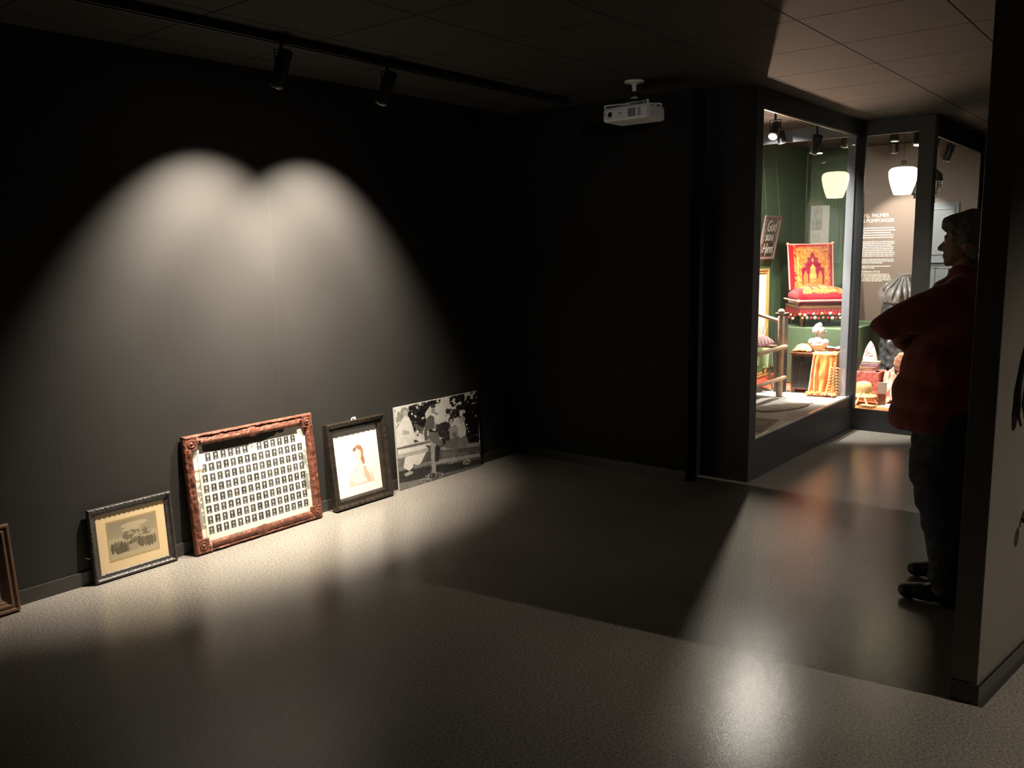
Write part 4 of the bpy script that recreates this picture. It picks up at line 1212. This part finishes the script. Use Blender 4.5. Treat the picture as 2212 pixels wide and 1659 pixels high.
# ribboned straw hat and paper
M_straw = new_mat('straw', (.58, .38, .16), rough=.7, nscale=40, namp=.25, bump=.6, bscale=120)
ht = thing('straw_hat', 'straw hat with trailing cream ribbons on the orange case floor', 'hat', (7.775, 2.275, .1912))
mb = MB(); mb.lathe([(.10, .05), (.115, .075), (.09, .09), (.075, .10), (.072, .15), (.062, .185), (.040, .197), (0, .20)], 30); obj('crown', mb, M_straw, ht, smooth=True)
M_rib = new_mat('cream_ribbon', (.80, .62, .32), rough=.4)
for a0, a1 in ((200, 215), (240, 262), (275, 300), (180, 170)):
    pts = []
    for k in range(8):
        t_ = k/7; a_ = R(a0+(a1-a0)*t_); r_ = .085+.065*t_
        pts.append((r_*math.cos(a_), r_*math.sin(a_)*.9, max(.008, .10*(1-t_)**1.2+.008)))
    mb = MB(); mb.tube(pts, [.008, .009, .009, .009, .008, .009, .011, .004], 8); obj('ribbon', mb, M_rib, ht, smooth=True)
sb = thing('wooden_slats', 'short stack of thin wooden slats in front of the straw hat', 'wood', (7.62, 2.19, .1912), (0, 0, R(80)))
for k in range(3): obj('slat', MB().bbox(-.06, .06, -.045+.004*k, .045-.003*k, .007*k, .007*k+.005, .001), M_lt, sb)
pp = thing('white_sheet', 'white paper sheet lying at the front of the orange case floor', 'paper', (7.77, 2.065, .1912), (0, 0, R(-14)))
obj('sheet', MB().box(-.075, .105, -.05, .055, 0, .001), M_white, pp)
pw = thing('white_card', 'white folded card standing beside the straw hat', 'card', (7.80, 2.122, .1912), (R(0), 0, R(-76)))
obj('card', MB().bbox(-.035, .035, -.004, .004, .10, .20, .001), M_white, pw); obj('card_stand', MB().bbox(-.03, .03, -.02, .02, 0, .10, .002), M_wood, pw)
sh_ = thing('fan_cushion', 'rounded tan shell-shaped cushion leaning by the dark skirt', 'cushion', (8.18, 2.06, .535), (R(10), R(15), R(-80)))
mb = MB(); mb.ball((0, 0, 0), (.075, .030, .095), 24, 16); o = obj('cushion_body', mb, new_mat('tan_velvet', (.46, .24, .15), rough=.8, nscale=18, namp=.3, bump=.5, bscale=60, sheen=.5), sh_, smooth=True)
displace(o, lambda c_: .004*math.sin(c_.z*120))
sb2 = thing('cushion_box', 'box the shell-shaped cushion rests on', 'box', (8.19, 2.04, .1912))
obj('body', MB().bbox(-.04, .04, -.06, .06, 0, .245, .003), M_orange, sb2)

# black beaded lamp behind the third pane
bl = thing('beaded_lamp', 'dark hanging lamp with glittering black glass beads right of the pillar', 'lamp', (8.10, 1.93, ZT))
M_bead = new_mat('black_glass_bead', (.012, .014, .015), rough=.06, spec=1.0)
mb = MB(); mb.tube([(0, 0, 0), (0, 0, -.35)], .003, 6); obj('cord', mb, M_black, bl)
mb = MB(); mb.lathe([(.02, -.34), (.06, -.36), (.12, -.42), (.13, -.47), (.12, -.48)], 28); obj('hood', mb, M_black, bl, smooth=True)
rr = random.Random(12)
for ring in range(4):
    mb = MB(); n_ = 22-3*ring
    for k in range(n_):
        a_ = 2*PI*k/n_; r_ = .125-.018*ring
        for j in range(4-ring//2):
            mb.ball((r_*math.cos(a_)+rr.uniform(-.003, .003), r_*math.sin(a_), -.49-.045*ring-.016*j), (.006, .006, .009), 6, 5)
    obj('bead_row', mb, M_bead, bl)
bc = thing('bracket_card', 'small white caption card fixed inside the third pane', 'card', (8.02, 1.80, 1.375))
obj('card', MB().bbox(-.075, .075, -.004, .004, 0, .012, .001), M_white, bc)
obj('pin', MB().box(-.002, .002, -.002, .002, -.875, 0), M_black, bc)

# ------------------------------------------------------------------ lamps inside the case
CW = (1.0, .92, .80)
spotlight('dark spotlight in the case with its glowing lens turned to the room', (6.245, 2.535, 2.435), (3.9, 2.30, 0), 340, 46, .9, top=ZT, color=CW, body=(.036, .13))
spotlight('dark cylinder spotlight under the grey crossbeam of the case, lens turned away', (7.35, 2.62, 2.44), (7.75, 3.25, .60), 340, 84, .7, top=ZT, color=CW, body=(.036, .15))
spotlight('case spotlight over the red chair', (7.72, 2.50, 2.50), (8.25, 2.9, 1.1), 80, 44, .5, top=ZT, color=CW, body=(.036, .12))
spotlight('case spotlight aimed at the bust', (7.40, 2.95, 2.53), (7.62, 2.56, .5), 520, 38, .5, top=ZT, color=CW, body=(.036, .10))
spotlight('case spotlight aimed at the text panel', (8.65, 2.36, 2.50), (9.44, 2.38, 1.35), 165, 66, .4, top=ZT, color=CW, body=(.036, .10))
spotlight('case spotlight over the books and straw hat', (7.90, 2.15, 2.52), (7.90, 2.20, .3), 420, 34, .5, top=ZT, color=(1, .88, .7), body=(.036, .10))
spotlight('first dark spotlight behind the third pane right of the pillar', (7.93, 1.84, 2.41), (8.3, 2.3, 1.1), 25, 60, .5, top=ZT, color=CW, body=(.03, .14), group='spotlights behind the third pane')
spotlight('second dark spotlight behind the third pane, beside the beaded lamp', (8.55, 1.86, 2.40), (8.8, 2.3, 1.2), 18, 60, .5, top=ZT, color=CW, body=(.03, .14), group='spotlights behind the third pane')

# ------------------------------------------------------------------ the visitor
PC = (4.10, .0, 0)
pe = thing('person', 'person with short grey hair in red jacket standing with folded arms before the display case', 'person', (4.10, .84, 0))
M_skin = new_mat('skin', (.34, .20, .15), rough=.55)
M_hair = new_mat('grey_hair', (.14, .125, .11), rough=.6, bump=.8, bscale=180)
M_jack = new_mat('red_fleece', (.26, .045, .036), rough=.9, bump=.2, bscale=160, sheen=.3)
M_jean = new_mat('dark_patterned_trousers', (.055, .058, .066), rough=.85, nscale=35, namp=.45, bump=.4, bscale=90)
M_shoe = new_mat('black_shoes', (.012, .012, .012), rough=.5)
V = Vector
X0 = 4.10
def p3(x, y, z): return (X0+x, y, z)
# continuous body: legs, trunk, arms, neck, head
shp = []
for sx, yo in ((-.13, -.02), (.17, .05)):
    shp.append(('c', [p3(sx*.75, .80, .90), p3(sx*.9, .86, .50), p3(sx, .80+yo*.5, .09)], [.085, .058, .038]))
    shp.append(('c', [p3(sx, .80+yo*.5, .06), p3(sx, .90+yo*.5, .035)], [.038, .030]))
shp.append(('c', [p3(0, .80, .88), p3(0, .80, 1.05), p3(0, .79, 1.22), p3(0, .78, 1.36)], [.145, .135, .14, .11]))
shp.append(('c', [p3(-.15, .78, 1.37), p3(0, .775, 1.40), p3(.15, .78, 1.37)], [.055, .06, .055]))
shp.append(('c', [p3(0, .775, 1.40), p3(0, .795, 1.50)], [.055, .052]))
for sx, ez in ((-1, 1.235), (1, 1.215)):
    shp.append(('c', [p3(sx*.18, .79, 1.36), p3(sx*.225, 1.02, ez)], [.048, .040]))
    shp.append(('c', [p3(sx*.225, 1.02, ez), p3(-sx*.08, 1.025, ez-.03+.02*sx)], [.040, .028]))
# head: skull, face, jaw, nose, brow, lips, chin, ear
shp += [('e', p3(0, .790, 1.615), (.073, .094, .098)), ('e', p3(0, .822, 1.575), (.062, .072, .080)), ('e', p3(0, .842, 1.525), (.046, .048, .038)),
        ('e', p3(0, .872, 1.503), (.020, .018, .017)), ('c', [p3(0, .878, 1.600), p3(0, .906, 1.563)], [.009, .0125]), ('e', p3(-.011, .895, 1.558), (.008, .010, .007)), ('e', p3(.011, .895, 1.558), (.008, .010, .007)),
        ('e', p3(0, .877, 1.612), (.045, .014, .010)), ('e', p3(0, .885, 1.535), (.020, .011, .006)), ('e', p3(0, .883, 1.524), (.018, .011, .006)),
        ('e', p3(-.073, .785, 1.575), (.008, .018, .032)), ('e', p3(.073, .785, 1.575), (.008, .018, .032))]
# hands laid on the opposite sleeves, five fingers each
for sx in (-1, 1):
    hx, hy, hz = -sx*.12, 1.055, 1.20+.02*sx
    shp.append(('e', p3(hx, hy, hz), (.045, .018, .038)))
    for k in range(4):
        zz = hz+.027-.018*k; L_ = (.052, .062, .058, .044)[k]
        shp.append(('c', [p3(hx-sx*.035, hy+.006, zz), p3(hx-sx*(.035+L_*.5), hy+.014, zz), p3(hx-sx*(.035+L_), hy+.002, zz-.004)], [.0095, .009, .0075]))
    shp.append(('c', [p3(hx+sx*.005, hy+.008, hz+.030), p3(hx-sx*.015, hy+.014, hz+.050), p3(hx-sx*.038, hy+.012, hz+.062)], [.011, .010, .0085]))
body = blob('body', shp, M_skin, pe, voxel=.0055, smooth_it=3)
# eyes
for sx in (-.03, .03):
    mb = MB(); mb.ball((X0+sx, .872, 1.592), (.010, .008, .008), 12, 8); obj('eye', mb, M_white, pe, smooth=True, world=True)
# hair
hs = [('e', p3(0, .775, 1.640), (.088, .108, .088)), ('e', p3(0, .745, 1.585), (.084, .085, .085)), ('e', p3(0, .840, 1.672), (.072, .062, .040)),
      ('e', p3(0, .872, 1.655), (.058, .030, .028)), ('e', p3(-.066, .800, 1.615), (.020, .055, .038)), ('e', p3(.066, .800, 1.615), (.020, .055, .038)), ('e', p3(0, .70, 1.545), (.065, .04, .06))]
hair = blob('hair', hs, M_hair, pe, voxel=.007, smooth_it=3)
displace(hair, lambda c_: .007*noise.noise(Vector((c_.x*26, c_.y*26, c_.z*20)))+.004*noise.noise(Vector((c_.x*70, c_.y*70, c_.z*40))))
# jacket: wide, hem below the hips, folded sleeves
js = [('c', [p3(0, .80, .86), p3(0, .815, 1.0), p3(0, .805, 1.15), p3(0, .795, 1.30)], [.205, .20, .185, .165]),
      ('e', p3(0, .85, .93), (.25, .215, .16)), ('e', p3(0, .865, .82), (.25, .215, .14)), ('e', p3(0, .835, 1.05), (.24, .20, .16)), ('e', p3(0, .80, 1.29), (.22, .14, .13)),
      ('c', [p3(-.16, .785, 1.375), p3(0, .775, 1.405), p3(.16, .785, 1.375)], [.075, .075, .075]),
      ('c', [p3(0, .785, 1.40), p3(0, .795, 1.445)], [.085, .072])]
for sx, ez in ((-1, 1.240), (1, 1.20)):
    js.append(('c', [p3(sx*.19, .80, 1.345), p3(sx*.22, .92, 1.295), p3(sx*.235, 1.035, ez+.005)], [.088, .082, .062]))
    js.append(('e', p3(sx*.235, 1.078, ez), (.036, .036, .030)))
    js.append(('c', [p3(sx*.235, 1.035, ez-.005), p3(sx*.08, 1.04, ez-.03), p3(-sx*.04, 1.03, ez-.04)], [.058, .056, .050]))
jk = blob('jacket', js, M_jack, pe, voxel=.010, smooth_it=8)
for v in jk.data.vertices:          # level hem
    z_ = v.co.z
    if z_ < .785: v.co.z = .785+(z_-.785)*.05
displace(jk, lambda c_: .009*noise.noise(Vector((c_.x*9, c_.y*9, c_.z*5)))+.004*noise.noise(Vector((c_.x*24, c_.y*24, c_.z*14))))
mb = MB(); mb.lathe([(.068, 1.43), (.080, 1.435), (.076, 1.475), (.066, 1.478), (.062, 1.44)], 28, (X0, .79, 0)); obj('collar', mb, M_jack, jk, smooth=True, world=False)
cl_ = bpy.data.objects['collar.001'] if 'collar.001' in bpy.data.objects else None
for o in bpy.data.objects:
    if o.name.startswith('collar') and o.parent == jk: o.data.transform(pe.matrix_basis.inverted())
# trousers, gathered over the shoes
ts = [('e', p3(0, .80, .84), (.19, .155, .13))]
for sx, yo in ((-.13, -.02), (.17, .05)):
    ts.append(('c', [p3(sx*.75, .815, .82), p3(sx*.85, .845, .62), p3(sx*.92, .825, .48), p3(sx, .785+yo*.5, .28), p3(sx, .775+yo*.5, .12)], [.135, .112, .098, .082, .080]))
tr_ = blob('trousers', ts, M_jean, pe, voxel=.010, smooth_it=6)
displace(tr_, lambda c_: .010*noise.noise(Vector((c_.x*14, c_.y*14, c_.z*22)))+.005*math.sin(c_.z*55+c_.y*20)*(1 if c_.z < .5 else .3))
for v in tr_.data.vertices:
    if v.co.z < .055: v.co.z = .055
for sx, yo in ((-.13, -.02), (.17, .05)):
    ss = [('e', p3(sx, .775+yo*.5, .055), (.044, .06, .052)), ('e', p3(sx, .865+yo*.5, .045), (.046, .085, .040)), ('e', p3(sx, .935+yo*.5, .036), (.045, .045, .034)), ('e', p3(sx, .73+yo*.5, .045), (.036, .035, .042))]
    so = blob('shoe', ss, M_shoe, pe, voxel=.006, smooth_it=4)
    for v in so.data.vertices:
        if v.co.z < .004: v.co.z = .002
    mb = MB(); mb.grid(lambda u, v: (X0+sx-.03+.06*u+.006*math.sin(v*20), .83+yo*.5+.05*v, .092-.02*v+.006*math.sin(u*PI)), 6, 6)
    obj('laces', mb, M_black, so, smooth=True, world=False, solid=.002)
    for o in bpy.data.objects:
        if o.name.startswith('laces') and o.parent == so and not o.get('done_'): o.data.transform(pe.matrix_basis.inverted()); o['done_'] = 1
for o in bpy.data.objects:
    if 'done_' in o: del o['done_']

# ------------------------------------------------------------------ objects hung on the angled partition
def onwall(a_, z_, out): 
    p = P0+pd*a_+fn_*out; return (p.x, p.y, z_)
hn = thing('brass_horn', 'golden brown curved horn hung on the partition face at the right edge', 'horn', onwall(.20, 1.0, .03))
path = [(.52, 1.46), (.44, 1.42), (.36, 1.355), (.29, 1.27), (.245, 1.18), (.215, 1.10), (.200, 1.03), (.200, 1.00)]
rad = [.016, .020, .024, .028, .032, .035, .034, .026]
mb = MB(); mb.tube([onwall(a_, z_, .050) for a_, z_ in path], rad, 20); mb.ball(onwall(.200, .998, .050), (.027, .027, .022), 18, 12)
obj('horn_body', mb, new_mat('golden_horn', (.75, .48, .20), rough=.35, nscale=12, namp=.35), hn, smooth=True, world=True)
mb = MB(); mb.tube([onwall(.30, 1.33, .012), onwall(.215, 1.20, .014), onwall(.170, 1.09, .016), onwall(.168, 1.0, .016), onwall(.20, .960, .018)], [.003, .005, .006, .006, .004], 10)  # black strip drawing the shadow along the edge of the horn
obj('shadow_strip', mb, M_black, hn, smooth=True, world=True, label='black strip standing in for the shadow behind the horn')
kb = thing('bone_ornament', 'small pale rounded ornament on a dark bracket low on the partition', 'ornament', onwall(.32, .60, .03))
mb = MB(); mb.ball(onwall(.325, .585, .075), (.026, .024, .030), 18, 12); obj('bone', mb, new_mat('pale_bone', (.62, .55, .44), rough=.4), kb, smooth=True, world=True)
mb = MB(); mb.tube([onwall(.345, .585, .006), onwall(.345, .60, .04), onwall(.37, .635, .05), onwall(.42, .64, .045)], [.010, .012, .012, .010], 12); obj('bracket', mb, M_black, kb, smooth=True, world=True)

spotlight('case spotlight over the grey ledge', (7.22, 3.24, 2.50), (7.50, 2.74, .29), 950, 21, .15, top=ZT, color=CW, body=(.036, .10))
spotlight('dark spotlight with bright ring high behind the narrow pane beside the pillar', (7.70, 1.915, 2.45), (7.18, 2.06, 0), 90, 17, .25, top=ZT, color=CW, body=(.03, .10))
ul = spotlight('small added spotlight, unseen high on the green wall, making the glow on the ceiling', (7.76, 3.36, 1.55), (5.0, 1.8, 3.05), 300, 62, .9, top=1.62, color=(1.0, .66, .47), body=(.03, .08))  # added lamp, hidden by the corner post, for the warm ceiling glow

spotlight('added unseen case spotlight brightening the grey crossbeam and the red chair', (6.80, 3.04, 2.50), (8.25, 2.90, 1.45), 290, 86, .8, top=ZT, color=CW, body=(.036, .10))  # added lamp, out of sight, to brighten crossbeam, jamb and chair

spotlight('added unseen spotlight behind the viewer, brightening the projector and the dark back wall', (.55, -1.0, 2.30), (4.70, 2.82, 2.38), 60, 17, 1.0, top=CZ, color=(1.0, .98, .93), body=(.03, .12))  # added fill that lifts the projector and the wall behind it
